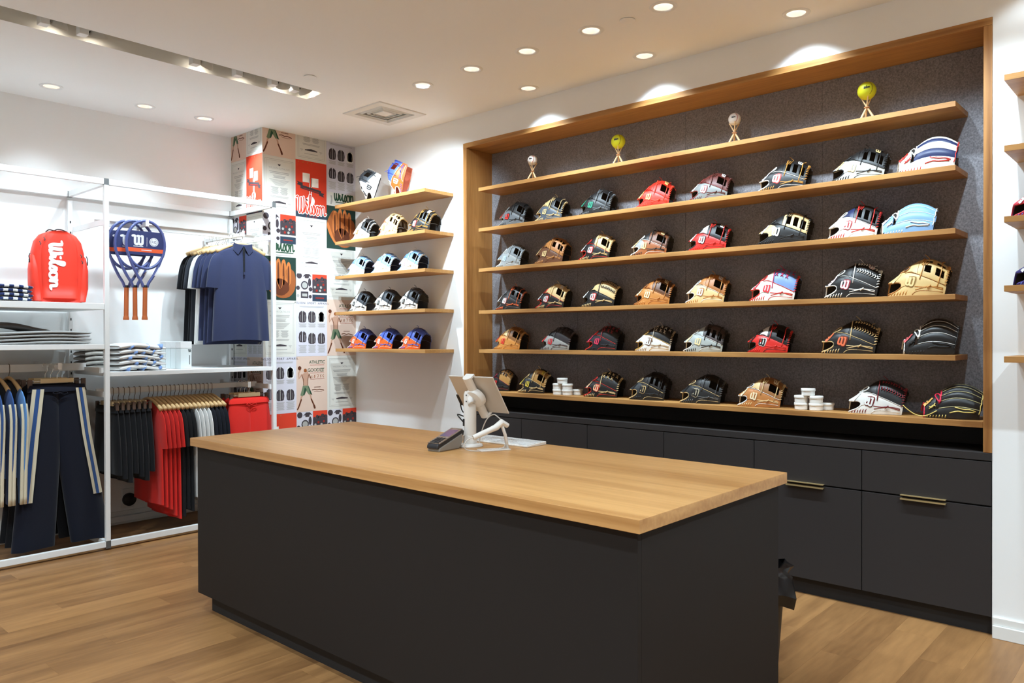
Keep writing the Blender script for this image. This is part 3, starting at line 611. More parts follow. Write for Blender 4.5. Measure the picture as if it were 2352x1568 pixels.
GR = {   # y, length, height, palette, label  (left to right along each niche shelf)
'A': [(4.003, .243, .181, sp(GREY, GREY, BK, BK, BK, BK, SILV, RED, BK, 'I'), 'gunmetal and glossy black glove with red logo, left end of second niche shelf'),
      (3.637, .228, .173, sp((78, 86, 96), (78, 86, 96), CRM, BK, BK, CRM, CRM, CRM, None, 'I'), 'slate grey glove with cream back and cream lacing, second on second niche shelf'),
      (3.221, .237, .178, sp(BK, BK, BK, BK, BK, GREY, BK, (40, 140, 110), (20, 60, 50), 'I'), 'black glove with green logo on second niche shelf'),
      (2.753, .227, .176, sp((214, 52, 34), (214, 52, 34), (206, 48, 32), (204, 46, 30), RED, (226, 70, 44), (200, 44, 30), (236, 200, 120), None, 'I', p2=1), 'all red glove with gold logo on second niche shelf'),
      (2.348, .241, .167, sp((118, 120, 118), (118, 120, 118), (96, 44, 38), (96, 44, 38), (80, 36, 32), (86, 40, 34), (120, 40, 36), WHT, (130, 30, 34), 'I', p2=1), 'silver grey and maroon glove on second niche shelf'),
      (1.873, .270, .170, sp(BK, BK, BK, BK, BK, (196, 138, 62), WHT, WHT, RED, 'M', p2=1), 'black glove with white trim, tan lacing and red logo, second niche shelf'),
      (1.447, .269, .171, sp((172, 172, 166), (180, 182, 180), BK, BK, BK, BK, BK, CRM, None, 'M', p2=1), 'pale silver and black glove beside the striped glove'),
      (1.108, .279, .174, stripe([WHT, NAVY, WHT, NAVY, WHT, NAVY, WHT], WHT, NAVY, WHT, RED, WHT, RED), 'navy and white striped glove with red lacing, right end of second niche shelf')],
'B': [(4.036, .225, .173, sp((146, 150, 150), (146, 150, 150), (136, 140, 140), (120, 124, 126), GREY, (150, 154, 154), WHT, (176, 200, 222), None, 'I'), 'all grey glove with pale logo, left end of third niche shelf'),
      (3.636, .242, .189, sp(BRN, BRN, TAN, TAN, TAN, (188, 130, 72), BRN, CRM, BRN, 'H'), 'two-tone brown and tan glove with wide web, third niche shelf'),
      (3.224, .235, .178, sp(BK, BK, BK, CRM, BK, CRM, RED, WHT, RED, 'I', p2=1), 'black glove with cream web and red binding, third niche shelf'),
      (2.782, .251, .161, sp((152, 88, 48), SILV, BK, (112, 66, 40), BK, BK, WHT, CRM, None, 'I', p2=1), 'rust brown and black glove with white binding, third niche shelf'),
      (2.359, .249, .168, sp(RED, RED, WHT, BK, BK, RED, BK, WHT, (60, 20, 20), 'I', p2=1, x=RED), 'red, white and black glove with red lacing on third niche shelf'),
      (1.873, .283, .181, sp(BK, CRM, BK, CRM, BK, BK, BK, WHT, None, 'M'), 'black first-base glove with cream web and white logo, third niche shelf'),
      (1.476, .253, .179, sp(WHT, WHT, NAVY, BK, BK, RED, WHT, WHT, (170, 40, 44), 'M', x=RED), 'white and navy glove with red lacing beside the pale blue glove'),
      (1.199, .263, .156, stripe([SKY]*6, WHT, SKY, SKY, WHT, WHT, WHT), 'pale blue glove with white lacing, right end of third niche shelf')],
'C': [(4.037, .232, .175, sp(BK, BK, BK, BK, BK, (206, 96, 50), GREY, WHT, (150, 70, 60), 'H', x=(206, 96, 50)), 'black glove with orange lacing, left end of fourth niche shelf'),
      (3.624, .237, .176, sp(BK, BK, CRM, CRM, BK, CRM, RED, WHT, RED, 'I', p2=1), 'blond and black glove with red binding, fourth niche shelf'),
      (3.195, .259, .177, sp(BK, BK, CRM, CRM, BK, CRM, BK, WHT, RED, 'T', x=BK), 'black and blond glove with laced web and red logo, fourth niche shelf'),
      (2.758, .247, .170, sp((192, 128, 64), (192, 128, 64), (180, 114, 54), (96, 58, 32), BRN, (190, 126, 64), (150, 90, 44), (236, 216, 170), None, 'I', p2=1), 'honey tan glove with dark brown web, fourth niche shelf'),
      (2.372, .249, .175, sp((216, 190, 136), (216, 190, 136), TAN, (168, 106, 52), BRN, (196, 134, 70), WHT, WHT, TAN, 'I', p2=1), 'cream and tan glove with white binding, fourth niche shelf'),
      (1.934, .261, .182, sp(WHT, WHT, WHT, (112, 140, 186), (112, 140, 186), RED, RED, (210, 50, 60), None, 'S', x=(190, 40, 80)), 'white and dusty blue glove with red lacing, fourth niche shelf'),
      (1.485, .274, .189, sp(BK, BK, BK, BK, BK, WHT, WHT, (236, 206, 206), (150, 50, 60), 'T', p2=1), 'black glove with white binding beside the cream glove'),
      (1.153, .273, .188, sp((214, 184, 126), (214, 184, 126), (214, 184, 126), (208, 176, 116), CRM, (196, 140, 72), (160, 104, 50), (226, 198, 140), (150, 112, 56), 'H'), 'all cream glove with H-shaped web, right end of fourth niche shelf')],
'D': [(4.049, .242, .167, sp((196, 132, 62), (196, 132, 62), CRM, (130, 84, 42), TAN, (196, 138, 70), TAN, RED, None, 'I'), 'golden tan glove with red logo, left end of fifth niche shelf'),
      (3.578, .248, .162, sp((158, 158, 154), (158, 158, 154), BK, (46, 40, 42), BK, (90, 74, 74), BK, (206, 40, 44), None, 'S', x=(60, 54, 54)), 'ash grey and black glove with red logo, fifth niche shelf'),
      (3.165, .240, .165, sp((32, 32, 38), (32, 32, 38), BK, BK, BK, BK, RED, (214, 60, 90), None, 'S', x=(140, 34, 40)), 'black glove with bright red binding and pink logo, fifth niche shelf'),
      (2.751, .247, .163, sp(WHT, WHT, BK, BK, BK, (176, 150, 118), (198, 158, 84), WHT, (120, 82, 56), 'S', x=(190, 176, 156)), 'white and black glove with brown logo and gold binding, fifth niche shelf'),
      (2.385, .253, .165, sp((168, 174, 170), (168, 174, 170), (168, 174, 170), (72, 62, 60), (70, 60, 58), BK, WHT, (236, 214, 160), None, 'M', x=BK), 'pale grey glove with dark web and black lacing, fifth niche shelf'),
      (1.965, .244, .160, sp(RED, RED, WHT, BK, BK, RED, BK, BK, WHT, 'I', x=RED), 'red glove with white back and black-on-white logo, fifth niche shelf'),
      (1.498, .281, .176, sp(BK, BK, BK, BK, BK, CRM, CRM, (224, 110, 70), (110, 44, 30), 'T', x=CRM), 'black glove with cream binding and orange logo, fifth niche shelf'),
      (1.096, .256, .179, stripe([BK]*7, WHT, BK, BK, BK, WHT, (206, 90, 90)), 'black pinstriped glove with white piping, right end of fifth niche shelf')],
'E': [(4.120, .206, .160, sp(BK, BK, BK, (176, 128, 66), BK, BK, (150, 40, 60), RED, None, 'S', x=BK), 'black glove with gold web half hidden behind the tablet'),
      (3.782, .236, .169, sp(BK, BK, BK, (168, 122, 62), BK, CRM, CRM, (214, 186, 70), None, 'I', p2=1), 'black glove with gold web and yellow logo, left of the first white tubs'),
      (3.151, .255, .167, sp(BK, BK, BK, BK, BK, CRM, RED, (236, 190, 150), RED, 'S', x=CRM), 'black glove with cream cross lacing and red binding, bottom niche shelf'),
      (2.782, .249, .175, sp(BK, (60, 64, 68), BK, BK, BK, BK, CRM, BK, CRM, 'M', x=BK), 'plain black glove with cream piping, fourth glove on bottom niche shelf'),
      (2.391, .264, .170, sp((36, 37, 38), (44, 45, 46), BK, BK, BK, (90, 88, 86), CRM, BK, (190, 178, 150), 'I', x=(70, 70, 72)), 'black glove with grey lacing, left of the tan glove on bottom niche shelf'),
      (2.005, .254, .164, sp((186, 122, 66), (186, 122, 66), CRM, (150, 100, 54), TAN, CRM, WHT, (236, 216, 176), None, 'I', p2=1), 'chestnut and cream glove left of the second white tubs'),
      (1.349, .270, .173, sp(WHT, WHT, BK, BK, BK, (120, 30, 36), WHT, WHT, (110, 30, 36), 'T', x=(130, 32, 40)), 'white and black glove with dark red lacing right of the second white tubs'),
      (.987, .270, .166, stripe([BK]*7, (200, 190, 140), BK, BK, (222, 198, 110), (216, 40, 70), (226, 170, 90), loose=1), 'black glove with yellow lacing and red binding, right end of bottom niche shelf')]}
for r, z in zip('ABCDE', (2.300, 1.986, 1.658, 1.353, 1.032)):
    for y, L, H, p_, lab in GR[r]:
        ps = math.radians(lerp_tab(-y, [(-4.1, 14), (-2.75, 18), (-1., 12)]))
        glove('baseball_glove', (4.475 if r != 'E' else 4.45, y, z), ps, L, H, p_, lab, 'gloves in the niche')
# gloves on the white wall shelves
w2 = [(5.457, .227, .183, sp(WHT, WHT, WHT, BK, BK, WHT, WHT, (190, 120, 60), None, 'I', x=WHT), 'black and white glove nearest the posters, second shelf by the posters'),
      (5.093, .234, .189, sp((226, 198, 148), (226, 198, 148), (226, 198, 148), (226, 198, 148), CRM, (226, 198, 148), (220, 120, 90), (200, 160, 110), None, 'H', i=(70, 50, 30)), 'all cream glove in the middle of the second shelf by the posters'),
      (4.698, .249, .178, sp(BK, BK, BK, BK, BK, (190, 140, 66), (190, 140, 66), WHT, RED, 'M', p2=1), 'black glove with gold rim stitching, right on the second shelf by the posters')]
for y, L, H, p_, lab in w2: glove('baseball_glove', (4.15, y, SW[1]), math.radians(10), L, H, p_, lab, 'gloves on the shelves by the posters')
sets = [(SW[2], (5.529, 5.180, 4.833), .232, .167, sp(WHT, WHT, SKY, SKY, SKY, WHT, SKY, (210, 170, 190), None, 'I', i=(24, 34, 66)), 'sky blue and white glove'),
        (SW[3], (5.503, 5.165, 4.840), .235, .172, sp(WHT, WHT, WHT, (62, 66, 72), BK, BK, BK, BK, None, 'I', i=BK, x=(62, 66, 72)), 'white glove with black logo and dark web'),
        (SW[4], (5.508, 5.157, 4.809), .238, .165, sp(ORG, ORG, BLU, BLU, (60, 70, 130), BLU, WHT, WHT, None, 'I', i=(50, 30, 30), x=(62, 78, 160)), 'orange and blue glove with white logo')]
for z, ys_, L, H, p_, lab in sets:
    g0 = None
    for k, y in enumerate(ys_):
        pos = (4.15, y, z); l2 = '%s, %s of its three on the shelf' % (lab, ('leftmost', 'middle', 'rightmost')[k])
        if g0 is None: g0 = glove('baseball_glove', pos, math.radians(10), L, H, p_, l2, 'gloves on the shelves by the posters')
        else:
            c = copy_tree(g0); c.location = pos; c['label'] = l2
# ------------------------------------------------------------------ papered column
PC = [(212, 208, 198), (168, 165, 159), (66, 58, 62), (216, 66, 42), (214, 186, 168), (44, 74, 54), (206, 202, 210), (150, 84, 44), (192, 112, 58), (48, 60, 74), (238, 236, 230), (150, 44, 36), (188, 146, 122), (112, 126, 98), (36, 58, 50), (96, 50, 30)]
PM = [mat('print_%d' % i, c, .75, spec=.2) for i, c in enumerate(PC)]
PAPER, INK, DRK, RD, PINK, GRN, LAV, BRW, ORG2, NVY, WH, DRED, SKIN, MOSS, DGRN, DBRN = range(16)
column = struct(MB().box(CX, WX, CY, YB, 0, ZC), 'wall_column', WHITE_WALL)
class Sheet:
    """a printed sheet: P(a, b, layer) maps unit coordinates onto the wall, everything above the cut line is trimmed"""
    def __init__(s, o, r, n, w, h, cut): s.o, s.r, s.n, s.w, s.h, s.cut = Vector(o), Vector(r), Vector(n), w, h, cut; s.m = MB()
    def P(s, a, b, k): return s.o+s.r*(a*s.w)+Vector((0, 0, min(b, s.cut)*s.h))+s.n*(.0012+.0005*k)
    def rect(s, a0, b0, a1, b1, c, k=1):
        if b0 < s.cut: s.m.add([s.P(a0, b0, k), s.P(a1, b0, k), s.P(a1, b1, k), s.P(a0, b1, k)], [(0, 1, 2, 3)], c)
    def poly(s, pts, c, k=1):
        if min(p[1] for p in pts) < s.cut: s.m.add([s.P(a, b, k) for a, b in pts], [tuple(range(len(pts)))], c)
    def disc(s, a, b, r, c, k=1, ry=None, n=16):
        ry = ry or r*s.w/s.h; s.poly([(a+r*math.cos(2*PI*i/n), b+ry*math.sin(2*PI*i/n)) for i in range(n)], c, k)
    def line(s, pts, wd, c, k=1):
        if min(p[1] for p in pts) < s.cut: s.m.ribbon([[(a*s.w, b*s.h) for a, b in pts]], wd, lambda x, y: s.P(x/s.w, y/s.h, k), c)
    def text(s, t, a, b, size, c, k=1, sp_=1.):
        if b+size*.4/s.h < s.cut: text_obj(t, size, lambda x, y: s.P(a+x/s.w, b+y/s.h, k), s.m, c, sp_)
    def lines(s, a0, a1, b1, n, dy, c=INK, th=.0035, k=1, seed=0):
        for i in range(n):
            j = ((i*7+seed*5) % 5)*.012; s.rect(a0+j, b1-i*dy-th/s.h*1.2, a1-j*.7, b1-i*dy, c, k)
    def script(s, a, b, wid, c, k=1, th=.09, ol=None):
        sc = wid/2*s.w; f = lambda x, y: s.P(a+x*sc/s.w, b+y*sc/s.h, k)
        if b < s.cut: s.m.ribbon(SCRIPT, th, f, c)
def d_catalog(s):
    for a0, b0, a1, b1 in ((.07, .05, .93, .056), (.07, .944, .93, .95), (.07, .05, .078, .95), (.922, .05, .93, .95), (.11, .075, .89, .079), (.11, .921, .89, .925), (.11, .075, .115, .925), (.885, .075, .89, .925)): s.rect(a0, b0, a1, b1, INK)
    s.poly([(.45, .87), (.55, .87), (.52, .845), (.5, .835), (.48, .845)], DRK); s.text('WILSON CATALOG', .5, .78, .0215, INK, sp_=1.05)
    s.lines(.2, .8, .735, 2, .025, INK, .005); s.rect(.3, .62, .7, .625, INK); s.rect(.3, .67, .7, .675, INK); s.lines(.32, .68, .66, 2, .02, INK, .005)
    for i in range(6): s.rect(.2+i*.035, .588-i*.018, .8-i*.035, .596-i*.018, INK)
    for a in (.24, .52): s.lines(a, a+.24, .465, 8, .016, INK, .004, seed=int(a*10))
    s.lines(.22, .78, .31, 2, .018, INK, .004); s.rect(.3, .185, .7, .205, DRK); s.poly([(.34, .205), (.4, .215), (.5, .225), (.62, .213), (.68, .205)], DRK); s.lines(.14, .24, .2, 3, .016, INK, .003); s.lines(.76, .86, .2, 3, .016, INK, .003); s.lines(.28, .72, .135, 1, .02, INK, .004)
def d_flags(s):
    s.rect(0, 0, 1, 1, RD); s.rect(.22, .62, .45, .78, WH, 2); s.rect(.5, .55, .73, .71, WH, 2); s.rect(.435, .35, .455, .7, WH, 2); s.rect(.495, .35, .515, .7, WH, 2)
    s.poly([(.15, .50), (.82, .44), (.82, .505), (.15, .565)], DRK, 3); s.poly([(.03, .56), (.22, .54), (.22, .60), (.03, .62), (.08, .59)], DRK, 4); s.poly([(.75, .42), (.92, .395), (.88, .43), (.92, .46), (.75, .48)], DRK, 4)
    s.poly([(.24, .503), (.74, .46), (.74, .475), (.24, .518)], DRED, 5); s.disc(.475, .3, .135, WH, 2, n=24); s.disc(.475, .3, .03, DRK, 3)
    s.rect(0, 0, 1, .1, NVY, 2); s.script(.02, .06, .97, WH, 3, .16); s.script(.02, .06, .97, RD, 4, .07); s.text('1936', .5, .008, .05, DRED, 3, 1.3)
    for i in range(4): s.rect(.08+i*.14, .955, .11+i*.14, .975, ORG2, 2)
def jacket(s, a, b, w, h, c, c2):
    s.poly([(a-.42*w, b-.5*h), (a-.5*w, b-.1*h), (a-.42*w, b+.32*h), (a-.15*w, b+.5*h), (a+.15*w, b+.5*h), (a+.42*w, b+.32*h), (a+.5*w, b-.1*h), (a+.42*w, b-.5*h), (a+.3*w, b-.5*h), (a+.28*w, b-.55*h), (a-.28*w, b-.55*h), (a-.3*w, b-.5*h)], c, 2)
    s.rect(a-.012, b-.5*h, a+.008, b+.38*h, c2, 3); s.poly([(a-.14*w, b+.5*h), (a, b+.3*h), (a+.14*w, b+.5*h)], c2, 3); s.rect(a-.3*w, b-.42*h, a-.27*w, b+.15*h, c2, 3); s.rect(a+.27*w, b-.42*h, a+.3*w, b+.15*h, c2, 3)
def d_jackets(s):
    s.rect(0, 0, 1, 1, LAV); s.text('WILSON  SPORT  APPAREL', .5, .945, .026, DRK, 2, 1.15); s.lines(.1, .9, .91, 2, .016, INK, .003, 2)
    for k, a in enumerate((.2, .5, .81)):
        jacket(s, a, .72, .25, .2, DRK if k < 2 else WH, INK); s.lines(a-.13, a+.13, .59, 5, .014, INK, .003, 2, k)
        jacket(s, a, .36-.03*(k > 0), .25, .19, DRK, INK if k else LAV); s.lines(a-.13, a+.13, .2, 9, .016, INK, .003, 2, k)
    jacket(s, .81, .72, .2, .17, INK, DRK)
def d_script(s):
    s.rect(0, 0, 1, 1, DGRN); s.rect(0, .76, 1, 1, PAPER, 2); s.script(.22, .86, .74, GRN, 3, .11); s.lines(.3, .92, .845, 1, .02, GRN, .007, 3); s.lines(.36, .86, .795, 1, .02, INK, .006, 3)
    s.poly([(.12, .79), (.15, .88), (.13, .95), (.18, .94), (.2, .85), (.17, .79)], INK, 3)
    s.poly(catmull(((.0, .42), (.1, .58), (.22, .68), (.36, .66), (.44, .6), (.86, .55), (.98, .42), (.96, .2), (.78, .06), (.5, .04), (.3, .12), (.12, .25)), 3, True), BRW, 3)
    for a, r in ((.28, 0), (.46, .05), (.62, .04), (.77, .0)):
        s.poly(catmull(((a-.07, .3), (a-.08, .58+r), (a, .68+r), (a+.07, .58+r), (a+.06, .3)), 3, True), ORG2, 4); s.poly(catmull(((a-.03, .3), (a-.03, .55+r), (a+.01, .6+r), (a+.02, .3)), 3, True), DBRN, 5)
    s.poly(catmull(((.28, .15), (.3, .32), (.5, .38), (.72, .32), (.78, .18), (.55, .08)), 3, True), DBRN, 5); s.poly(catmull(((.0, .4), (.06, .45), (.22, .2), (.36, .08), (.26, .1), (.1, .24)), 3, True), ORG2, 5)
    s.line([(.36, .45), (.42, .3), (.5, .2)], .006, ORG2, 6); s.line([(.6, .42), (.58, .3), (.55, .22)], .005, ORG2, 6)
def d_gear(s):
    s.rect(0, 0, .52, 1, LAV); s.rect(.52, 0, 1, 1, RD)
    s.disc(.1, .88, .085, DRK, 2); s.poly([(.2, .84), (.3, .96), (.42, .96), (.5, .86), (.42, .88), (.4, .8), (.28, .8), (.27, .87)], DRK, 2); s.disc(.27, .55, .12, DRK, 2); s.disc(.27, .55, .085, INK, 3); s.disc(.43, .66, .05, DRK, 2, ry=.15)
    s.disc(.06, .45, .06, DRK, 2); s.disc(.46, .42, .06, DRK, 2); s.rect(.15, .1, .39, .33, DRK, 2); s.rect(.19, .16, .35, .26, INK, 3); s.disc(.06, .18, .045, INK, 2); s.disc(.45, .16, .05, DRK, 2)
    s.rect(.52, .3, 1, .72, DRK, 2); s.rect(.52, .24, 1, .3, PAPER, 2); s.rect(.52, 0, 1, .24, NVY, 2)
    for k, (a, b, r) in enumerate(((.57, .72, .05), (.66, .78, .05), (.74, .74, .06), (.84, .8, .06), (.94, .76, .06))): s.disc(a, b, r, DRK, 3)
    for k, (a, b) in enumerate(((.6, .5), (.7, .58), (.66, .38), (.8, .5), (.88, .6), (.92, .42), (.77, .38))): s.disc(a, b, .035, DRED if k % 3 else INK, 4)
    s.rect(.62, .1, .9, .14, DRED, 3)
def d_athlete(s):
    s.rect(0, 0, 1, 1, PINK)
    s.poly([(.16, .66), (.24, .7), (.34, .7), (.4, .66), (.36, .52), (.36, .46), (.22, .46), (.21, .54)], SKIN, 2); s.disc(.28, .745, .05, BRW, 3)
    s.line([(.17, .67), (.08, .6), (.07, .7), (.12, .76)], .016, SKIN, 2); s.line([(.39, .66), (.45, .6), (.38, .63), (.34, .72)], .016, SKIN, 2); s.disc(.1, .79, .055, DBRN, 3)
    s.line([(.17, .66), (.22, .58), (.22, .48)], .005, DBRN, 3); s.line([(.38, .66), (.36, .56), (.36, .48)], .005, DBRN, 3); s.line([(.4, .68), (.46, .6)], .007, DBRN, 3)
    s.poly([(.2, .47), (.38, .47), (.46, .34), (.4, .3), (.3, .38), (.2, .28), (.12, .3)], MOSS, 3); s.poly([(.36, .47), (.4, .44), (.5, .3), (.44, .31)], GRN, 4); s.poly([(.26, .44), (.32, .4), (.25, .3), (.21, .3)], GRN, 4)
    s.line([(.17, .31), (.13, .2), (.06, .07)], .015, SKIN, 2); s.line([(.15, .22), (.1, .14), (.03, .05)], .012, DBRN, 3); s.line([(.43, .32), (.47, .22), (.55, .12)], .015, SKIN, 2); s.line([(.47, .22), (.53, .14), (.57, .08)], .012, DBRN, 3); s.line([(.56, .1), (.58, .06)], .018, DBRN, 4)
    s.text('ATHLETIC', .665, .865, .040, GRN, 3, .86); s.text('GOODS', .575, .72, .042, GRN, 3, .86); s.lines(.78, .9, .78, 4, .018, GRN, .004, 2)
    s.rect(.43, .835, .9, .842, DRED, 2); s.rect(.43, .69, .9, .695, DRED, 2); s.line([(.46, .61), (.5, .66), (.5, .61)], .004, BRW, 3); s.line([(.56, .62), (.6, .66), (.56, .66), (.6, .62), (.57, .61)], .004, BRW, 3); s.line([(.66, .66), (.72, .665), (.68, .61)], .004, BRW, 3); s.line([(.8, .665), (.76, .64), (.8, .62), (.77, .61)], .004, BRW, 3); s.line([(.88, .665), (.84, .64), (.88, .61)], .004, BRW, 3); s.rect(.43, .58, .9, .585, DRED, 2)
    s.lines(.56, .78, .44, 1, .02, DBRN, .004, 2); s.line([(.5, .385), (.58, .395), (.66, .38), (.74, .39), (.88, .37)], .007, DBRN, 2); s.line([(.56, .36), (.7, .35), (.82, .352)], .003, DBRN, 2)
DES = {'A': (d_athlete, 'pink sheet with an athlete drawing and green capitals'), 'B': (d_catalog, 'cream catalogue title page'), 'C': (d_flags, 'red sheet with two white flags'),
       'D': (d_jackets, 'sheet of six dark jackets'), 'E': (d_script, 'green sheet with a brown glove and green script'), 'F': (d_gear, 'half sheet of grey gear beside a red crowd')}
def poster(face, c, z0, z1, des, full):
    w = (WX-CX)/3 if face == 'front' else (YB-CY)/2
    if face == 'front': o, r, n = (CX+c*w, CY, z0), (1, 0, 0), (0, -1, 0)
    else: o, r, n = (CX, YB-c*w, z0), (0, -1, 0), (-1, 0, 0)
    s = Sheet(o, r, n, w, full, (z1-z0)/full)
    P = [s.P(a, b, k) for k in (-2.2, 0) for a, b in ((.001, 0), (.999, 0), (.999, 1), (.001, 1))]
    s.m.add(P, [(4, 5, 6, 7), (0, 3, 2, 1), (0, 1, 5, 4), (1, 2, 6, 5), (2, 3, 7, 6), (3, 0, 4, 7)], PAPER)
    DES[des][0](s)
    k = s.m.build('poster_sheet', PM, column); k['label'] = DES[des][1]
C1 = [('A', 2.965, 3.185), ('B', 2.487, 2.965), ('F', 2.243, 2.487), ('E', 1.765, 2.243), ('B', 1.287, 1.765), ('D', .809, 1.287), ('C', .331, .809), ('B', 0, .331)]
C2 = [('B', 2.977, 3.185), ('C', 2.487, 2.977), ('B', 2.0, 2.487), ('F', 1.765, 2.0), ('D', 1.287, 1.765), ('A', .809, 1.287), ('F', .565, .809), ('B', .087, .565)]
C3 = [('D', 2.74, 3.185), ('E', 2.24, 2.74), ('B', 1.787, 2.24), ('A', 1.287, 1.787), ('B', .809, 1.287), ('F', .565, .809), ('C', .087, .565)]
for face, cols in (('front', (C1, C2, C3)), ('side', (C1, C2))):
    for c, L_ in enumerate(cols):
        for d_, z0, z1 in L_:
            if z1 < .7: continue
            poster(face, c, z0, z1-.0006, d_, .246 if d_ == 'F' else (.478 if z1-z0 < .47 else z1-z0))
# ------------------------------------------------------------------ white clothing rack on the back wall
YF, YR = 5.60, 6.315
PX = [.81, 2.087, 3.36]
rack = thing('clothing_rack', (2.087, 5.96, 0), 'white metal clothing rack with shelves and hanging rails along the back wall', 'clothing rack')
B = lambda name, mt, *q, **k: MB().box(*q).build(name, mt, rack, **k)
for x in PX:
    B('post', WHITE_METAL, x-.015, x+.015, YF, YF+.03, .062, 2.495, bevel=.002)
    b = B('post', WHITE_METAL, x-.015, x+.015, YR-.03, YR, .062, 2.47, bevel=.002)
    for yj in (YF, YR-.03):
        B('joint', GREYMETAL, x-.0155, x+.0155, yj-.0006, yj+.03, 2.494, 2.537); B('joint', GREYMETAL, x-.0155, x+.0155, yj-.0006, yj+.03, .012, .063)
    B('depth_rail', WHITE_METAL, x-.013, x+.013, YF+.031, YR-.031, 2.496, 2.535); B('depth_rail', WHITE_METAL, x-.013, x+.013, YF+.031, YR-.031, .022, .06)
    s = MB()
    for k in range(26): s.box(x+.0149, x+.0156, YR-.022, YR-.012, .3+k*.08, .318+k*.08); s.box(x-.004, x+.004, YR-.0306, YR-.0299, .3+k*.08, .318+k*.08)
    tag(s.build('slots', BLACK, rack), kind='stuff')
for a, c in ((PX[0], PX[1]), (PX[1], PX[2])):
    for y_ in (YF, YR-.03):
        B('top_rail', WHITE_METAL, a+.016, c-.016, y_, y_+.03, 2.496, 2.535, bevel=.002); B('bottom_rail', WHITE_METAL, a+.016, c-.016, y_, y_+.03, .022, .062, bevel=.002)
for (a, c, z, th) in ((PX[0], PX[1], 1.685, .042), (PX[0], PX[1], 1.408, .034), (PX[1], PX[2], 1.216, .030)):
    B('shelf', WHITE_METAL, a+.016, c-.016, YF+.004, YR-.032, z-th, z, bevel=.002)
# hanging rails with their side arms
def hrail(a, c, y_, z0, z1):
    B('hang_rail', WHITE_METAL, a+.017, c-.017, y_-.008, y_+.008, z0, z1, bevel=.002)
    for x in (a+.0165, c-.0285): B('rail_arm', WHITE_METAL, x, x+.012, YF+.03, YR-.03, z0-.012, z0+.025)
hrail(PX[1], PX[2], 5.87, 2.248, 2.290); hrail(PX[1], PX[2], 5.86, 1.050, 1.090); hrail(PX[0], PX[1], 5.95, 1.222, 1.274)
def faceout(x, y0, y1, z):
    m = MB(); m.box(x-.010, x+.010, y1, y0, z-.014, z+.014).box(x-.012, x+.012, y1-.004, y1, z-.016, z+.03).box(x-.012, x+.012, y0-.01, y0+.012, z-.03, z+.03); m.build('face_out_arm', WHITE_METAL, rack, bevel=.002)
faceout(2.40, 5.86, 5.70, 2.268); faceout(3.13, 6.28, 5.672, 2.262); faceout(1.83, 6.2, 5.72, 1.255); faceout(3.17, 6.1, 5.66, 1.072)
# ------------------------------------------------------------------ hangers and garments
def cloth(name, c, var=.05): return mat('cloth_'+name, c, .9, spec=.15, bump=.12, bscale=900, sheen=.15, var=var, vscale=6)
NAVYC, WHITEC, BLACKC, REDC = cloth('navy', (48, 53, 80)), cloth('white', (232, 231, 228)), cloth('black', (22, 22, 25)), cloth('red', (222, 44, 36))
DNAVY, CHAR, BLUEC, CREAMC, LBLUE = cloth('dark_navy', (20, 23, 36)), cloth('charcoal', (46, 48, 54)), cloth('royal', (52, 84, 140)), cloth('cream', (214, 204, 178)), cloth('light_blue', (92, 140, 196))
def ringloft(m, secs, n=28, pw=.75, fold=0., k=5, seed=0., mi=0, cap=False):
    """sections: (centre xyz, half width along x, half depth along y); soft folds grow towards the last section"""
    vs = []; N = len(secs)
    for i, (c, w, d) in enumerate(secs):
        g = (i/(N-1))**1.2*fold
        for j in range(n):
            a = 2*PI*j/n; ca, sa = math.cos(a), math.sin(a)
            x = w*math.copysign(abs(ca)**pw, ca); y = d*math.copysign(abs(sa)**pw, sa)
            f = g*(math.sin(k*x/max(w, .01)*1.6+seed+(1.1 if sa > 0 else 0))+.55*math.sin(k*2.3*x/max(w, .01)+2*seed+c[2]*4))*abs(sa)**.5
            vs.append((c[0]+x, c[1]+y+f, c[2]+g*.3*math.sin(3*ca+seed)))
    fs = [(i*n+j, i*n+(j+1) % n, (i+1)*n+(j+1) % n, (i+1)*n+j) for i in range(N-1) for j in range(n)]
    if cap: fs.append(tuple(range(n))); fs.append(tuple((N-1)*n+j for j in range(n-1, -1, -1)))
    m.add(vs, fs, mi)
def hanger(x, y, z, rz, label, kind='wood', half=.2, wire=HOOK, group='hangers'):
    """z is the top of the rail the hook sits on"""
    h = thing('hanger', (x, y, z), label, 'hanger', group, rz, local=True)
    MB().tube(catmull([(-.0135, 0, -.022), (-.0125, 0, -.004), (-.006, 0, .0035), (.004, 0, .0035), (.0125, 0, -.004), (.0135, 0, -.022), (.0135, 0, -.046), (.004, 0, -.06), (0, 0, -.072), (0, 0, -.1)], 3), .0021, 6).build('hook', wire, h, smooth=True)
    if kind == 'wood':
        m = MB()
        P = [(half*t, 0, -.1-.055*abs(t)**1.5*1.1+.012*math.cos(t*PI/2)) for t in [k/10 for k in range(-10, 11)]]
        m.tube(P, [.010+.004*abs(t)**2 for t in [k/10 for k in range(-10, 11)]], 8, flat=1.25); m.build('arms', BEECH, h, smooth=True)
    else:
        MB().box(-half*.62, half*.62, -.006, .006, -.122, -.092).build('bar', mat('pale_beech', (222, 196, 150), .5), h, bevel=.002)
        MB().tube([(-half, 0, -.108), (half, 0, -.108)], .003, 6).build('clip_rail', CHROME, h, smooth=True)
        for s in (-1, 1):
            c = MB().box(s*half-.013, s*half+.013, -.01, .01, -.15, -.096).build('clip', mat('clip_brown', (92, 74, 64), .5), h, bevel=.002)
    return h
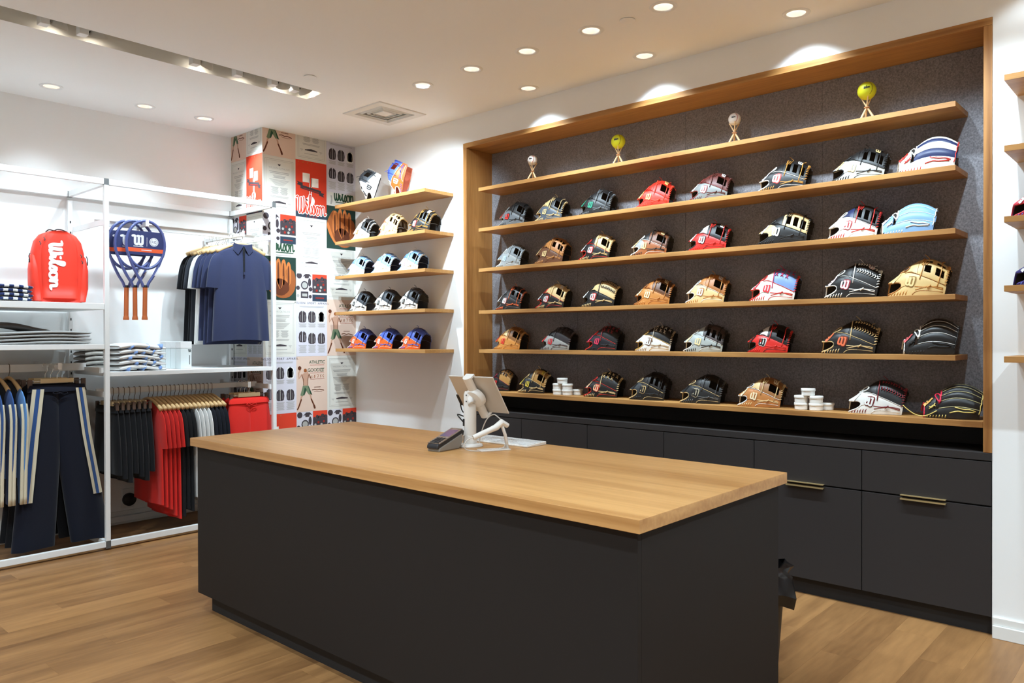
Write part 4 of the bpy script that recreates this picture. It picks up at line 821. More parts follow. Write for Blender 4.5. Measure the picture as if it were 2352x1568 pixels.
def shirt(x, y, z, rz, label, cl, group, collar=True, sleeve='short', seed=0., length=.74, wid=1., dp=1., cuff=None, zip_=True, cat='polo shirt', name='polo_shirt', stripes=None, band=None, slv=None):
    """hangs with its hanger hook at (x, y, z); front faces local -y"""
    s = thing(name, (x, y, z), label, cat, group, rz, local=True)
    zt = -.108; secs = [((0, 0, zt), .070*wid, .034), ((0, 0, zt-.012), .085*wid, .036), ((0, 0, zt-.032), .145*wid, .034), ((0, 0, zt-.055), .196*wid, .030), ((0, 0, zt-.08), .216*wid, .036), ((0, 0, zt-.15), .218*wid, .045), ((0, 0, zt-.26), .222*wid, .050)]
    for k in range(1, 8): secs.append(((0, 0, zt-.26-(length-.26)*k/7), (.222+.022*k/7)*wid, .050+.006*k/7))
    secs = [(c, w, d_*dp) for c, w, d_ in secs]; m = MB(); ringloft(m, secs, 40, .8, .020*dp, 5, seed); m.build('body', cl, s, smooth=True)
    for sg in (-1, 1):
        m = MB()
        if sleeve == 'short': P = [(sg*.145*wid, 0, zt-.095), (sg*.185*wid, 0, zt-.125), (sg*.208*wid, .0, zt-.19), (sg*.222*wid, 0, zt-.27), (sg*.228*wid, .004, zt-.335)]; R = [.05, .066, .068, .066, .066]
        else: P = [(sg*.165*wid, 0, zt-.10), (sg*.215*wid, 0, zt-.14), (sg*.24*wid, 0, zt-.24), (sg*.245*wid, -.006, zt-.42), (sg*.24*wid, -.01, zt-.6), (sg*.235*wid, -.012, zt-.78)]; R = [.07, .08, .078, .07, .06, .05]
        m.tube(catmull(P, 3), [r for q in zip(R, R[1:]) for r in (q[0], q[0]*.66+q[1]*.34, q[0]*.34+q[1]*.66)]+[R[-1]], 14, flat=.45*dp, up=(0, 1, 0)); sl = m.build('sleeve', slv or cl, s, smooth='auto')
        if stripes:
            for j, (c_, of) in enumerate(stripes):
                m = MB(); m.tube([(p[0]+sg*.055, p[1]+of*dp, p[2]) for p in catmull(P[1:], 3)], .011, 6, flat=1.); m.build('stripe', c_, sl, smooth=True)
    if band:
        m = MB(); ringloft(m, [((0, 0, zt-.46), .238*wid, .06*dp), ((0, 0, zt-.56), .242*wid, .064*dp), ((0, 0, zt-.62), .244*wid, .066*dp)], 40, .8); m.build('hem_panel', band, s, smooth=True)
    if collar:
        m = MB()
        m.tube([(.072*math.cos(a), (.012+.030*math.sin(a))*dp, zt+.004+.010*math.sin(a)) for a in [2*PI*k/16 for k in range(16)]], .013 if dp > .9 else .007, 6, closed=True, flat=1.5)
        for sg in (-1, 1): m.prism([(0, .0), (sg*.075, .02), (sg*.082, -.035), (sg*.045, -.072)] if sg > 0 else [(0, 0), (-.045, -.072), (-.082, -.035), (-.075, .02)], -.046*dp, -.039*dp, lambda a, b, d: Vector((a, d+.01*(a/.08)**2, zt+b)))
        m.build('collar', cl, s, smooth='auto')
        if zip_:
            MB().box(-.0035, .0035, -.0575, -.044, zt-.205, zt-.01).build('zip', BLACKC, s); MB().box(-.006, .006, -.060, -.05, zt-.226, zt-.205).build('zip_pull', cl, s)
            MB().box(-.022, .0, .02, .024, zt-.035, zt-.002).build('neck_label', WHITEC, s)
    else:
        m = MB(); m.tube([(.078*math.cos(a), .036*dp*math.sin(a), zt+.004*math.sin(a)) for a in [2*PI*k/16 for k in range(16)]], .005, 6, closed=True); m.build('neckband', cl, s, smooth=True)
    return s
def bottoms(x, y, z, rz, label, cl, group, hw=.17, rise=.30, length=.5, spread=.02, hem=.11, d=.035, seed=0., cat='shorts', name='shorts', stripes=None, cord=True, fold=.010, spl=None):
    """shorts or trousers clipped at (x, y, z), front towards local -y"""
    s = thing(name, (x, y, z), label, cat, group, rz, local=True)
    for sg in (-1, 1):
        secs = []
        for k in range(11):
            t = k/10; zz = -.02-(length-.02)*t; tr = min(1, (length*t)/rise)
            w = hw*.5+.006+(.03)*tr if length*t < rise else None
            lg = max(0, (length*t-rise)/(length-rise))
            wv = hw*.52+.028*tr+(hem-hw*.52-.028)*lg; xc = hw*.5+.012*tr+(spread if sg > 0 or spl is None else spl)*lg
            secs.append(((sg*xc, 0, zz), wv, d*(1+.35*math.sin(t*PI))))
        m = MB(); ringloft(m, secs, 26, .8, .006 if stripes else fold, 3, seed+sg); lg_ = m.build('leg', cl, s, smooth=True)
        if stripes:
            for c_, off, zend in stripes:
                m = MB(); pts = [q for q in secs if -q[0][2] < zend]
                def pt(c, w, dd):
                    u = max(-.98, min(.98, (w-off)/w)); return Vector((c[0]+sg*w*u, c[1]-dd*(1-abs(u)**2.6)**.42-.011, c[2]))
                vs = []; n_ = len(pts)
                for c, w, dd in pts:
                    a = pt(c, w, dd); vs += [a+Vector((-.0108, .004 if sg < 0 else -.003, 0)), a+Vector((.0108, .004 if sg > 0 else -.003, 0))]
                m.add(vs, [(2*i, 2*i+1, 2*i+3, 2*i+2) for i in range(n_-1)]); m.build('stripe', c_, lg_)
    m = MB(); ringloft(m, [((0, 0, .004), hw+.004, d*.8), ((0, -.004, -.018), hw+.008, d+.004), ((0, -.006, -.04), hw+.014, d+.006)], 32, .8); m.build('waistband', cl, s, smooth=True)
    if cord:
        m = MB(); m.tube(catmull([(0, -d-.014, -.05), (-.03, -d-.016, -.04), (-.045, -d-.016, -.05), (-.02, -d-.018, -.056), (0, -d-.014, -.05), (.03, -d-.018, -.042), (.045, -d-.018, -.055), (.02, -d-.018, -.06), (0, -d-.014, -.05)], 3), .0022, 5)
        m.build('drawstring', cl, s, smooth=True)
    return s
# polo shirts on the face-out arm
pol = [(NAVYC, 'navy'), (NAVYC, 'navy'), (NAVYC, 'navy'), (NAVYC, 'navy'), (WHITEC, 'white'), (WHITEC, 'white'), (CHAR, 'charcoal'), (BLACKC, 'black'), (BLACKC, 'black')]
pos = ['at the front of the hanging row, quarter zip showing', 'second from the front of the hanging row', 'third from the front, just behind two navy ones', 'fourth from the front, next to the white ones', 'front one of the white pair on the row', 'rear one of the white pair on the row', 'right behind the white pair on the row', 'second from the back of the row, short sleeve sticking out', 'at the very back of the hanging row, nearest the wall']
PY = [5.684, 5.772, 5.818, 5.864, 5.912, 5.958, 6.006, 6.054, 6.104]
for k, ((c_, w), y_) in enumerate(zip(pol, PY)):
    rz = math.radians(-2 if k == 0 else -1); x_ = (3.118 if k < 2 else 3.10)+(.0, -.006, .004, -.012, -.004, .0, -.012, -.006, -.018)[k]
    hanger(x_, y_, 2.276, rz, 'wooden hanger carrying the %s polo %s' % (w, pos[k].split(',')[0]), wire=CHROME, group='hangers on the polo arm')
    shirt(x_, y_, 2.276, rz, '%s polo shirt %s' % (w, pos[k]), c_, 'polo shirts on the face-out arm', seed=1.7, length=.74+.015*(k % 3), zip_=(k == 0), wid=.95, dp=1. if k == 0 else .34)
# lower row on the long rail, seen edge on
RXS = [2.178+.038*k for k in range(7)]
ORD = ['first', 'second', 'third', 'fourth', 'fifth', 'sixth', 'seventh']
for k, x_ in enumerate(RXS):
    rz = -PI/2+math.radians(2)
    hanger(x_, 5.86, 1.09, rz, 'clip hanger holding the %s pair of black shorts from the rack post' % ORD[k], 'clip', .16, group='hangers on the lower rail')
    bottoms(x_, 5.86, .962, rz, 'black shorts clipped on the lower rail, %s pair from the rack post' % ORD[k], BLACKC, 'black shorts on the lower rail', hw=.165, length=.47+.03*(k % 3), hem=.12, spread=.01, d=.0165, fold=.003, seed=.5, cord=False)
row = [(2.464, REDC, 'red'), (2.498, REDC, 'red'), (2.527, REDC, 'red'), (2.552, REDC, 'red'), (2.580, REDC, 'red'), (2.612, BLACKC, 'black'), (2.636, BLACKC, 'black'), (2.660, BLACKC, 'black'),
       (2.692, WHITEC, 'white'), (2.744, WHITEC, 'white'), (2.768, WHITEC, 'white'), (2.792, WHITEC, 'white'), (2.826, DNAVY, 'dark navy'), (2.86, DNAVY, 'dark navy'), (2.905, DNAVY, 'dark navy'), (2.952, DNAVY, 'dark navy')]
cnt = {}; tot = {'red': 5, 'black': 3, 'white': 4, 'dark navy': 4}
for k, (x_, c_, w) in enumerate(row):
    x_ = 2.468+.0325*k
    cnt[w] = cnt.get(w, 0)+1; o_ = '%s of %d' % (ORD[cnt[w]-1], tot[w]); rz = -PI/2+math.radians(2)
    hanger(x_, 5.86, 1.09, rz, 'wooden hanger of the %s T-shirt, %s on the lower rail' % (w, o_), group='hangers on the lower rail', half=.205)
    shirt(x_, 5.86, 1.09, rz, '%s T-shirt hanging edge on, %s from the left on the lower rail' % (w, o_), c_, 'T-shirts on the lower rail', collar=False, seed=2.1, length=(.74, .76, .78, .83, .86, .85, .8, .82, .72, .74, .76, .78, .76, .78, .8, .8)[k], wid=.98, dp=.29, cat='T-shirt', name='tshirt')
for k, (y_, z_) in enumerate(((5.70, .99), (5.77, .99), (5.83, .99))):
    x_ = 3.19-.002*k
    hanger(x_, y_, z_+.112, math.radians(2), 'clip hanger of the red shorts, %s on the lower arm' % ('front', 'middle', 'rear')[k], 'clip', .155, wire=CHROME, group='hangers on the lower rail')
    bottoms(x_, y_, z_-.02, math.radians(2), 'red drawstring shorts at the right end of the lower rail, %s pair' % ('front', 'middle', 'rear')[k], REDC, 'red shorts facing front', hw=.165, length=.5, hem=.128, spread=.012, d=.022, fold=.006, seed=1.)
# trousers and track jackets in the left bay
for k, (y_, x_, c_, lab) in enumerate(((5.75, 1.822, DNAVY, 'navy track trousers with cream and blue side stripes, front pair facing out'), (5.845, 1.812, BLACKC, 'black trousers hanging just behind the striped navy pair'), (5.915, 1.80, BLACKC, 'black trousers hanging at the back of the trouser arm'))):
    hanger(x_, y_, 1.272, math.radians(3), 'clip hanger holding the %s' % ('striped navy trousers', 'middle black trousers', 'rearmost black trousers')[k], 'clip', .165, wire=CHROME, group='hangers in the left bay')
    bottoms(x_, y_, 1.135, math.radians(3), lab, c_, 'trousers in the left bay', hw=.17, rise=.34, length=1.07-.02*k, spread=.11-.035*k, hem=.128, d=.036 if k == 0 else .02, fold=.006, spl=.055, seed=1.3, cat='trousers', name='trousers',
            stripes=[(CREAMC, .022, .8), (BLUEC, .044, .8), (CREAMC, .066, .8)] if k == 0 else None, cord=(k == 0))
for k, x_ in enumerate((1.465, 1.53, 1.595)):
    rz = -PI/2+math.radians(2)
    hanger(x_, 5.95, 1.274, rz, 'wooden hanger of the %s striped track jacket' % ('leftmost', 'middle', 'right')[k], group='hangers in the left bay')
    shirt(x_, 5.95, 1.274, rz, 'navy and blue track jacket with cream sleeve stripes, %s of three at the left edge' % ('leftmost', 'middle', 'right')[k], DNAVY if k else BLUEC, 'track jackets at the left edge', collar=False, sleeve='long', seed=1., dp=.4, length=.72,
          cat='jacket', name='track_jacket', stripes=[(CREAMC, -.026), (CREAMC, .026)], band=LBLUE, slv=(BLUEC, BLUEC, LBLUE)[k])
# ------------------------------------------------------------------ folded clothes and goods on the rack shelves
def checker(name, a, b, sc):
    m = mat(name, a, .9, spec=.1); nt = m.node_tree; bs = nt.nodes['Principled BSDF']
    tc = nt.nodes.new('ShaderNodeTexCoord'); ck = nt.nodes.new('ShaderNodeTexChecker'); ck.inputs['Scale'].default_value = sc
    ck.inputs['Color1'].default_value = tuple(lin(c) for c in a)+(1,); ck.inputs['Color2'].default_value = tuple(lin(c) for c in b)+(1,)
    nt.links.new(tc.outputs['Object'], ck.inputs['Vector']); nt.links.new(ck.outputs['Color'], bs.inputs['Base Color']); return m
CHECK = checker('navy_check', (48, 58, 96), (224, 224, 222), 38)
GREYC, DGREY = cloth('heather', (168, 168, 166)), cloth('dark_grey', (86, 84, 84))
def folded(x, y, z, w, d, h, label, mt, group, seed=0., cat='folded shirt', name='folded_shirt', trim=None, sag=.006):
    """a folded garment: two soft plies with a rounded front fold"""
    f = thing(name, (x, y, z), label, cat, group, math.radians(3*math.sin(seed*3.3)), local=True)
    m = MB(); vs = []; nu, nv = 14, 18
    for i in range(nu+1):
        u = -1+2*i/nu; e = max(.62, (1-abs(u)**24))
        for j in range(nv):
            a = 2*PI*j/nv; ca, sa = math.cos(a), math.sin(a)
            yy = d/2*math.copysign(abs(ca)**(.6 if h > .03 else .45), ca)*(1-.02*abs(u)); zz = h/2*math.copysign(abs(sa)**.75, sa)*e
            wv = sag*math.sin(u*2.4+seed)
            vs.append((w/2*u+.004*math.sin(seed+j), yy+.004*math.sin(seed*2+u*4), h/2+zz+wv))
    fs = [(i*nv+j, i*nv+(j+1) % nv, (i+1)*nv+(j+1) % nv, (i+1)*nv+j) for i in range(nu) for j in range(nv)]
    fs += [tuple(range(nv)), tuple(nu*nv+j for j in range(nv-1, -1, -1))]
    m.add([(p[0], p[1], max(p[2], .0005)) for p in vs], fs); m.build('fold', mt, f, smooth=True)
    if trim:
        for k in range(3):
            x0 = (-.28+.26*k)*w; m = MB()
            m.tube([(x0+.03*math.sin(seed+k+z*90)+.03*t, -d/2*(abs(math.cos(PI*(t-.5)))**.45)-.0015, h/2+h/2*math.sin(PI*(t-.5))*.98) for t in [.06+.88*q/8 for q in range(9)]], [.004+.012*abs(math.sin(q*.8+seed+k+z*70)) for q in range(9)], 6, flat=.12, up=(0, 1, 0))
            m.build('print', trim, f, smooth=True)
    return f
PB = cloth('print_blue', (128, 158, 210))
zc = 1.686
for k in range(4): folded(1.495+.006*(k % 2), 5.80, zc, .32, .3, .026, 'navy checked shirt folded beside the red backpack, %s from the bottom' % ORD[k], CHECK, 'folded checked shirts', 1.3); zc += .0265
zc = 1.409
for k in range(4): folded(1.70+.008*(k % 2), 5.80, zc, .58, .34, .021, 'heather grey trousers folded on the left shelf, %s from the bottom' % ORD[k], GREYC, 'folded grey trousers', .9, 'folded trousers', 'folded_trousers'); zc += .0216
folded(1.56, 5.82, zc, .42, .3, .036, 'dark grey trousers crumpled on top of the folded grey stack', DGREY, 'folded grey trousers', 2.2, 'folded trousers', 'folded_trousers', sag=.022)
zc = 1.217
for k in range(5): folded(2.345, 5.79, zc, .33, .29, .036, 'white blue-printed T-shirt folded beside the white boxes, %s from the bottom' % ORD[k], WHITEC, 'folded white T-shirts', 2.3, trim=PB, sag=.012); zc += .0375
zc = 1.217
for k in range(5): folded(2.19, 6.13, zc, .2, .26, .033, 'off-white T-shirt folded in the rear stack by the post, %s from the bottom' % ORD[k], cloth('off_white', (206, 203, 196)), 'folded off-white T-shirts', 1.9); zc += .034
BOXW = mat('gloss_white_card', (236, 237, 237), .3, spec=.5)
for k in range(4):
    y_ = 5.742+.088*k
    b = thing('ball_box', (2.682, y_, 1.216), 'tall white lidded box with small dark logo, %s of the row from the front' % ORD[k], 'box', 'white boxes on the rack shelf')
    MB().box(2.641, 2.723, y_-.041, y_+.041, 1.217, 1.37).build('body', mat('pale_mint_card', (226, 234, 234), .35), b, bevel=.002)
    MB().box(2.6395, 2.7245, y_-.0425, y_+.0425, 1.371, 1.422).build('lid', BOXW, b, bevel=.002)
    m = MB(); m.ribbon(W_MARK, .2, lambda a, c: Vector((2.697+a*.02, y_-.0418, 1.345+c*.018))); m.box(2.705, 2.709, y_-.0418, y_-.0412, 1.25, 1.32); m.build('logo', BLACK, b)
# backpack
bp = thing('backpack', (1.845, 5.80, 1.686), 'bright red backpack with white vertical lettering on the rack shelf', 'backpack', None, math.radians(-4), local=True)
BAGR = mat('bag_red', (238, 62, 44), .5, spec=.35, bump=.08, bscale=60, var=.05, vscale=5); BAGD = mat('bag_red_dark', (206, 46, 38), .55)
BW = [(0, .135), (.03, .152), (.12, .158), (.25, .160), (.34, .156), (.41, .140), (.455, .108), (.478, .06), (.484, .015)]
secs = [((0, 0, z_), w, .095*(1-.25*(z_/.484)**2)+.0) for z_, w in BW]
m = MB(); ringloft(m, secs, 36, .62, cap=True); m.build('body', BAGR, bp, smooth=True)
m = MB(); ringloft(m, [((-.004, -.028, z_), w*.74, .082*(1-.22*(z_/.484)**2)) for z_, w in BW[:-1] if z_ > .0], 32, .55, cap=True); fp = m.build('front_panel', BAGR, bp, smooth=True)
for sg in (-1, 1):
    m = MB(); ringloft(m, [((sg*.125, -.02, .01), .035, .06), ((sg*.140, -.02, .1), .036, .066), ((sg*.147, -.02, .22), .030, .06), ((sg*.15, -.01, .31), .016, .04), ((sg*.146, 0, .335), .004, .01)], 18, .8, cap=True); sp_ = m.build('side_pocket', BAGR, bp, smooth=True)
    MB().tube([(sg*.168, -.03, .325), (sg*.176, -.032, .305), (sg*.173, -.032, .285)], .0028, 5).box(sg*.174-.003, sg*.174+.003, -.036, -.03, .262, .287).build('zip_pull', BLACK, sp_)
m = MB()
for x_, z_ in ((-.10, .43), (-.125, .40), (.118, .33), (.124, .29)): m.tube([(x_, -.084, z_), (x_+.006, -.092, z_-.012), (x_+.002, -.094, z_-.024)], .003, 5)
m.build('zip_pulls', BLACK, bp)
m = MB(); m.tube(catmull([(-.07, 0, .474), (-.05, 0, .492), (-.02, 0, .488), (.0, 0, .498), (.03, 0, .496), (.06, 0, .484)], 3), .004, 5); m.build('carry_handle', BLACK, bp)
def bagfront(x, z):
    w = lerp_tab(z, [(a, b*.74) for a, b in BW]); dd = .082*(1-.22*(z/.484)**2); u = min(.999, abs((x+.004)/w))
    return Vector((x, -.028-dd*(1-u**(2/.55))**(.55/2)-.0025, z))
m = MB(); m.ribbon([s_ for s_ in SCRIPT], .145, lambda a, c: bagfront(-.074+c*.082, .405-a*.160)); m.build('lettering', mat('bag_print_white', (242, 242, 240), .5), fp)
# rackets
FRAME = mat('racket_blue', (74, 86, 142), .3, spec=.6, coat=.4); GRIP = mat('grip_tan', (186, 98, 48), .75, bump=.3, bscale=90); CARD = mat('card_navy', (42, 50, 96), .45); CARDO = mat('card_orange', (226, 90, 46), .5); CARDW = mat('card_white', (226, 226, 230), .5)
def racket(x, y, z, rz, label):
    r = thing('tennis_racket', (x, y, z), label, 'tennis racket', 'rackets hanging on the rack', 0, local=True); r.rotation_euler = (0, rz, math.radians(-6))
    E = [(.131*math.sin(a), 0, -.178+.172*math.cos(a)) for a in [2*PI*k/40 for k in range(40)]]
    MB().tube(E, .0105, 8, closed=True, flat=1.15, up=(0, 1, 0)).build('head', FRAME, r, smooth=True)
    for sg in (-1, 1):
        MB().tube(catmull([(sg*.108, 0, -.275), (sg*.088, 0, -.33), (sg*.055, 0, -.40), (sg*.024, 0, -.452), (sg*.014, 0, -.485)], 4), .0105, 8, flat=1.15, up=(0, 1, 0)).build('throat', FRAME, r, smooth=True)
        if sg > 0: MB().tube([(.093, -.0125, -.335), (.062, -.0125, -.398)], .0045, 6, flat=.4, up=(0, 1, 0)).build('decal', CARDW, r)
    MB().lathe([(.0001, -.72), (.0205, -.72), (.0205, -.708), (.0165, -.69), (.0160, -.50), (.0165, -.486), (.014, -.478)], 8).build('grip', GRIP, r)
    MB().lathe([(.0166, -.487), (.0172, -.480), (.0150, -.470)], 12).build('collar', BLACK, r)
    c = MB().box(-.124, .124, -.004, -.001, -.255, -.082).build('card', CARD, r, bevel=.001)
    MB().box(-.1242, .1242, -.0046, -.004, -.233, -.205).build('card_stripe', CARDO, c)
    m = MB(); m.ribbon(W_MARK, .23, lambda a, b: Vector((-.086+a*.072, -.0048, -.185+b*.072))); m.box(-.084, -.018, -.0048, -.0045, -.196, -.191); m.box(.006, .008, -.0048, -.0045, -.19, -.125)
    m.box(-.03, .04, -.005, -.0046, -.221, -.216)
    m.lathe([(.0001, 0), (.031, 0)], 24, (.055, -.0049, -.155), Matrix.Rotation(PI/2, 3, 'X'), cap=False); m.build('card_logo', CARDW, c)
    m = MB(); m.lathe([(.024, 0), (.0262, 0)], 24, (.055, -.0052, -.155), Matrix.Rotation(PI/2, 3, 'X'), cap=False); text_obj('RG', .026, lambda a, b: Vector((.055+a, -.0053, -.164+b)), m, 0); m.build('roundel', CARD, c)
    return r
racket(2.402, 5.725, 2.300, math.radians(1), 'blue framed tennis racket with navy card, front one of three')
racket(2.342, 5.775, 2.300, math.radians(0), 'blue framed tennis racket with tan grip, middle one of three')
racket(2.312, 5.825, 2.300, math.radians(1), 'blue framed tennis racket with tan grip, rearmost of three by the rack post')
# wall socket with a black adaptor low on the back wall
so = thing('wall_socket', (2.50, YB, .19), 'white wall socket with a round black adaptor low behind the red T-shirts', 'socket')
MB().box(2.455, 2.545, YB-.014, YB-.0005, .12, .27).build('plate', WHITE_METAL, so, bevel=.004)
MB().lathe([(.0001, -.05), (.035, -.05), (.05, -.038), (.05, -.014)], 24, (2.505, YB, .185), Matrix.Rotation(-PI/2, 3, 'X') @ Matrix.Scale(1, 3)).build('adaptor', BLACK, so, smooth='auto')
# ------------------------------------------------------------------ balls on crossed mini bats
BALLW, BALLY = mat('ball_white', (236, 230, 222), .45, bump=.03), mat('ball_yellow', (222, 226, 40), .5, bump=.04)
STW, STY = mat('stitch_red', (180, 50, 50), .6), mat('stitch_dark', (150, 140, 30), .6); BATW = mat('bat_beech', (226, 188, 140), .45, var=.06)
def ball(y, r, yellow, label, lab2):
    zs = SH[0]; x = 4.46; zb = 2.781 if not yellow else 2.789
    st = thing('ball_stand', (x, y, zs), lab2, 'ball stand', 'ball stands on the top niche shelf')
    for k in range(3):
        a = 2*PI*k/3+.5; lo = Vector((x+.045*math.cos(a), y+.045*math.sin(a), zs+.004)); hi = Vector((x-.034*math.cos(a), y-.034*math.sin(a), zb-r*.55))
        d_ = (hi-lo); P = [lo+d_*t for t in (0, .04, .3, .55, .8, .95, 1.)]
        MB().tube(P, [.0055, .0068, .0062, .0046, .0034, .0034, .0055], 8).build('bat', BATW, st, smooth=True)
    mid = zs+(zb-r*.55-zs)*.56
    MB().tube([(x+.011*math.cos(a), y+.011*math.sin(a), mid) for a in [2*PI*k/12 for k in range(12)]], .004, 6, closed=True).build('ring', mat('ring_cord', (196, 140, 96), .6), st, smooth=True)
    b = thing('softball' if yellow else 'baseball', (x, y, zb-r), label, 'softball' if yellow else 'baseball', None)
    m = MB(); m.lathe([(max(.0001, r*math.sin(PI*k/14)), -r*math.cos(PI*k/14)) for k in range(15)], 24, (x, y, zb), cap=False); m.build('cover', BALLY if yellow else BALLW, b, smooth=True)
    f = Vector((-.86, -.48, .1)).normalized(); rt = f.cross(Vector((0, 0, 1))).normalized()*1; up = rt.cross(f)
    if rt.dot(Vector((0, -1, 0))) < 0: rt = -rt
    up = Vector((0, 0, 1))-f*f.z; up.normalize()
    def on(p, q, of=1.004):
        v = f+rt*p+up*q; v.normalize(); return Vector((x, y, zb))+v*r*of
    m = MB()
    sg = [(.42-.35*(q*.9)**2, q) for q in [-.95+1.9*k/18 for k in range(19)]]
    m.tube([on(p, q) for p, q in sg], r*.02, 4)
    for p, q in sg[1:-1]: m.tube([on(p-.07, q+.05), on(p, q), on(p+.07, q+.05)], r*.022, 4)
    m.build('stitching', STY if yellow else STW, b)
    m = MB(); m.ribbon([s_[::2]+[s_[-1]] for s_ in SCRIPT], .17, lambda a, c: on(-.62+a*.36+.05*c, -.12+c*.3+.05*a, 1.006), caps=False); m.build('wordmark', BLACK, b)
ball(3.809, .0375, False, 'white baseball on the left end of the top niche shelf', 'crossed mini bats under the left baseball')
ball(3.034, .0485, True, 'yellow softball left of centre on the top niche shelf', 'crossed mini bats under the left softball')
ball(2.179, .0375, False, 'white baseball right of centre on the top niche shelf', 'crossed mini bats under the right baseball')
ball(1.405, .0485, True, 'yellow softball at the right of the top niche shelf', 'crossed mini bats under the right softball')
# ------------------------------------------------------------------ white tubs on the bottom shelf
TUB = mat('tub_white', (238, 236, 230), .4)
def tubs(y, names):
    P = [(4.395, y+.041, 0), (4.40, y-.041, 0), (4.395, y+.041, 1), (4.40, y-.041, 1), (4.397, y+.002, 2), (4.475, y-.075, 0)]
    for (x_, y_, k), n_ in zip(P, names):
        z_ = 1.0325+.0405*k
        t = thing('conditioner_tub', (x_, y_, z_), n_, 'tub', 'white tubs on the bottom shelf')
        MB().lathe([(.0001, 0), (.034, 0), (.0362, .002), (.0362, .026)], 28, (x_, y_, z_)).build('jar', TUB, t, smooth='auto')
        MB().lathe([(.0372, .0262), (.0388, .0262), (.0392, .028), (.0392, .038), (.0378, .040), (.0001, .040)], 28, (x_, y_, z_)).build('lid', TUB, t, smooth='auto')
ps_ = ['bottom left', 'bottom right', 'middle left', 'middle right', 'top', 'rear right']
tubs(3.475, ['small white lidded tub, %s of the left pyramid' % p for p in ps_]); tubs(1.70, ['small white lidded tub, %s of the right pyramid' % p for p in ps_])
# ------------------------------------------------------------------ point of sale on the counter
PW = mat('device_white', (236, 232, 226), .4); PG = mat('tablet_back', (206, 198, 188), .35, metal=.3); CZ = TZ
ts = thing('tablet_stand', (2.657, 2.672, CZ), 'white swivel tablet stand with pole and clamp on the counter', 'tablet stand')
MB().lathe([(.0001, 0), (.062, 0), (.064, .004), (.060, .012), (.034, .016), (.034, .05), (.032, .055)], 32, (2.657, 2.672, CZ)).build('base', PW, ts, smooth='auto')
MB().lathe([(.0310, .05), (.0310, .205), (.0300, .209), (.0300, .255), (.024, .268), (.0001, .270)], 28, (2.657, 2.672, CZ)).build('pole', PW, ts, smooth='auto')
MB().box(2.6255, 2.629, 2.678, 2.69, CZ+.10, CZ+.135).build('cable_slot', BLACK, ts, bevel=.001)
# tilted plane of the tablet: t1 across, t2 down the slope, t3 towards the camera side (back of tablet)
t1 = Vector((.06, -1, 0)).normalized(); t2 = Vector((.56, .03, -.83)).normalized(); t3 = t2.cross(t1).normalized()
if t3.x > 0: t3 = -t3
tcn = Vector((2.69, 2.645, 1.172)); TMx = Matrix((t1, t2, t3)).transposed()
tb_ = thing('tablet', tuple(tcn), 'slim tablet in the white stand, its pale back towards the camera', 'tablet')
MB().obox(tcn, (.282, .215, .0075), TMx).build('case', PG, tb_, bevel=.003)
MB().obox(tcn-t3*.0043, (.268, .200, .0012), TMx).build('screen', mat('screen_dark', (18, 18, 22), .15), tb_)
MB().obox(tcn+t3*.0003+t1*.0, (.2835, .2165, .004), TMx).build('rim', PW, tb_, bevel=.002)
m = MB(); m.tube([tcn+t3*.022-t2*.118, tcn+t3*.022+t2*.118], .024, 20, flat=.75, up=tuple(t3)); m.build('clamp_bar', PW, ts, smooth='auto')
for sg in (-1, 1): MB().obox(tcn+t3*.010+t2*.113*sg, (.052, .012, .036), TMx).build('clamp_jaw', PW, ts, bevel=.003)
q_ = t3.to_track_quat('Z', 'Y').to_matrix()
m = MB(); m.lathe([(.052, .015), (.052, .034), (.046, .044), (.02, .048), (.0001, .048)], 28, tcn, q_); m.build('swivel_disc', PW, ts, smooth='auto')
MB().tube([tcn+t3*.045, tcn+t3*.066+Vector((0, 0, -.005)), Vector((2.657, 2.672, CZ+.262))], .017, 10).build('tilt_joint', PW, ts, smooth=True)
for dz in (.22, .25): MB().lathe([(.0001, 0), (.004, 0)], 10, (2.6264, 2.666, CZ+dz), Matrix.Rotation(-PI/2, 3, 'Y'), cap=False).build('screw', BLACK, ts)
ca = thing('power_cable', (2.66, 2.66, CZ), 'black power cable with plug running from the tablet into the stand pole', 'cable')
p0 = tcn-t1*.142+t2*.02
MB().tube(catmull([p0+t2*.02+t3*.004, p0+t2*.075+t3*.02, p0+t2*.11+t3*.03+t1*.03, Vector((2.620, 2.72, CZ+.155)), Vector((2.6265, 2.684, CZ+.118))], 5), .0032, 6).build('cord', BLACK, ca, smooth=True)
MB().tube([p0-t2*.012+t3*.004, p0+t2*.05+t3*.006], .008, 8, flat=.6, up=tuple(t3)).build('plug', BLACK, ca, smooth='auto')
# card terminal
tm = thing('card_terminal', (2.512, 2.687, CZ), 'grey and black card payment terminal with keypad', 'card terminal', None, 0, local=True)
tm.rotation_euler = (0, 0, math.radians(-84)); tm.scale = (.92, .92, .92)
prof = [(-.105, .0), (-.100, .028), (-.085, .036), (.085, .088), (.105, .084), (.095, .04), (.06, .0)]
TG = mat('terminal_grey', (150, 146, 140), .4); TD = mat('terminal_dark', (40, 40, 44), .45)
fx = lambda a, b, d_: Vector((d_, a, b))
MB().prism([(-.098, .0), (-.093, .020), (.085, .078), (.092, .04), (.06, 0)], -.041, .041, fx).build('base', TG, tm, bevel=.006)
MB().prism([(-.108, .014), (-.104, .034), (-.094, .041), (.086, .097), (.106, .090), (.098, .062), (.07, .066), (-.08, .016)], -.038, .038, fx).build('housing', TD, tm, bevel=.007)
sl = math.atan2(.056, .18); Rm = Matrix.Rotation(sl, 3, 'X')
MB().obox((0, .028, .0800), (.062, .084, .003), Rm).build('screen', mat('terminal_screen', (74, 76, 112), .12, spec=.6), tm)
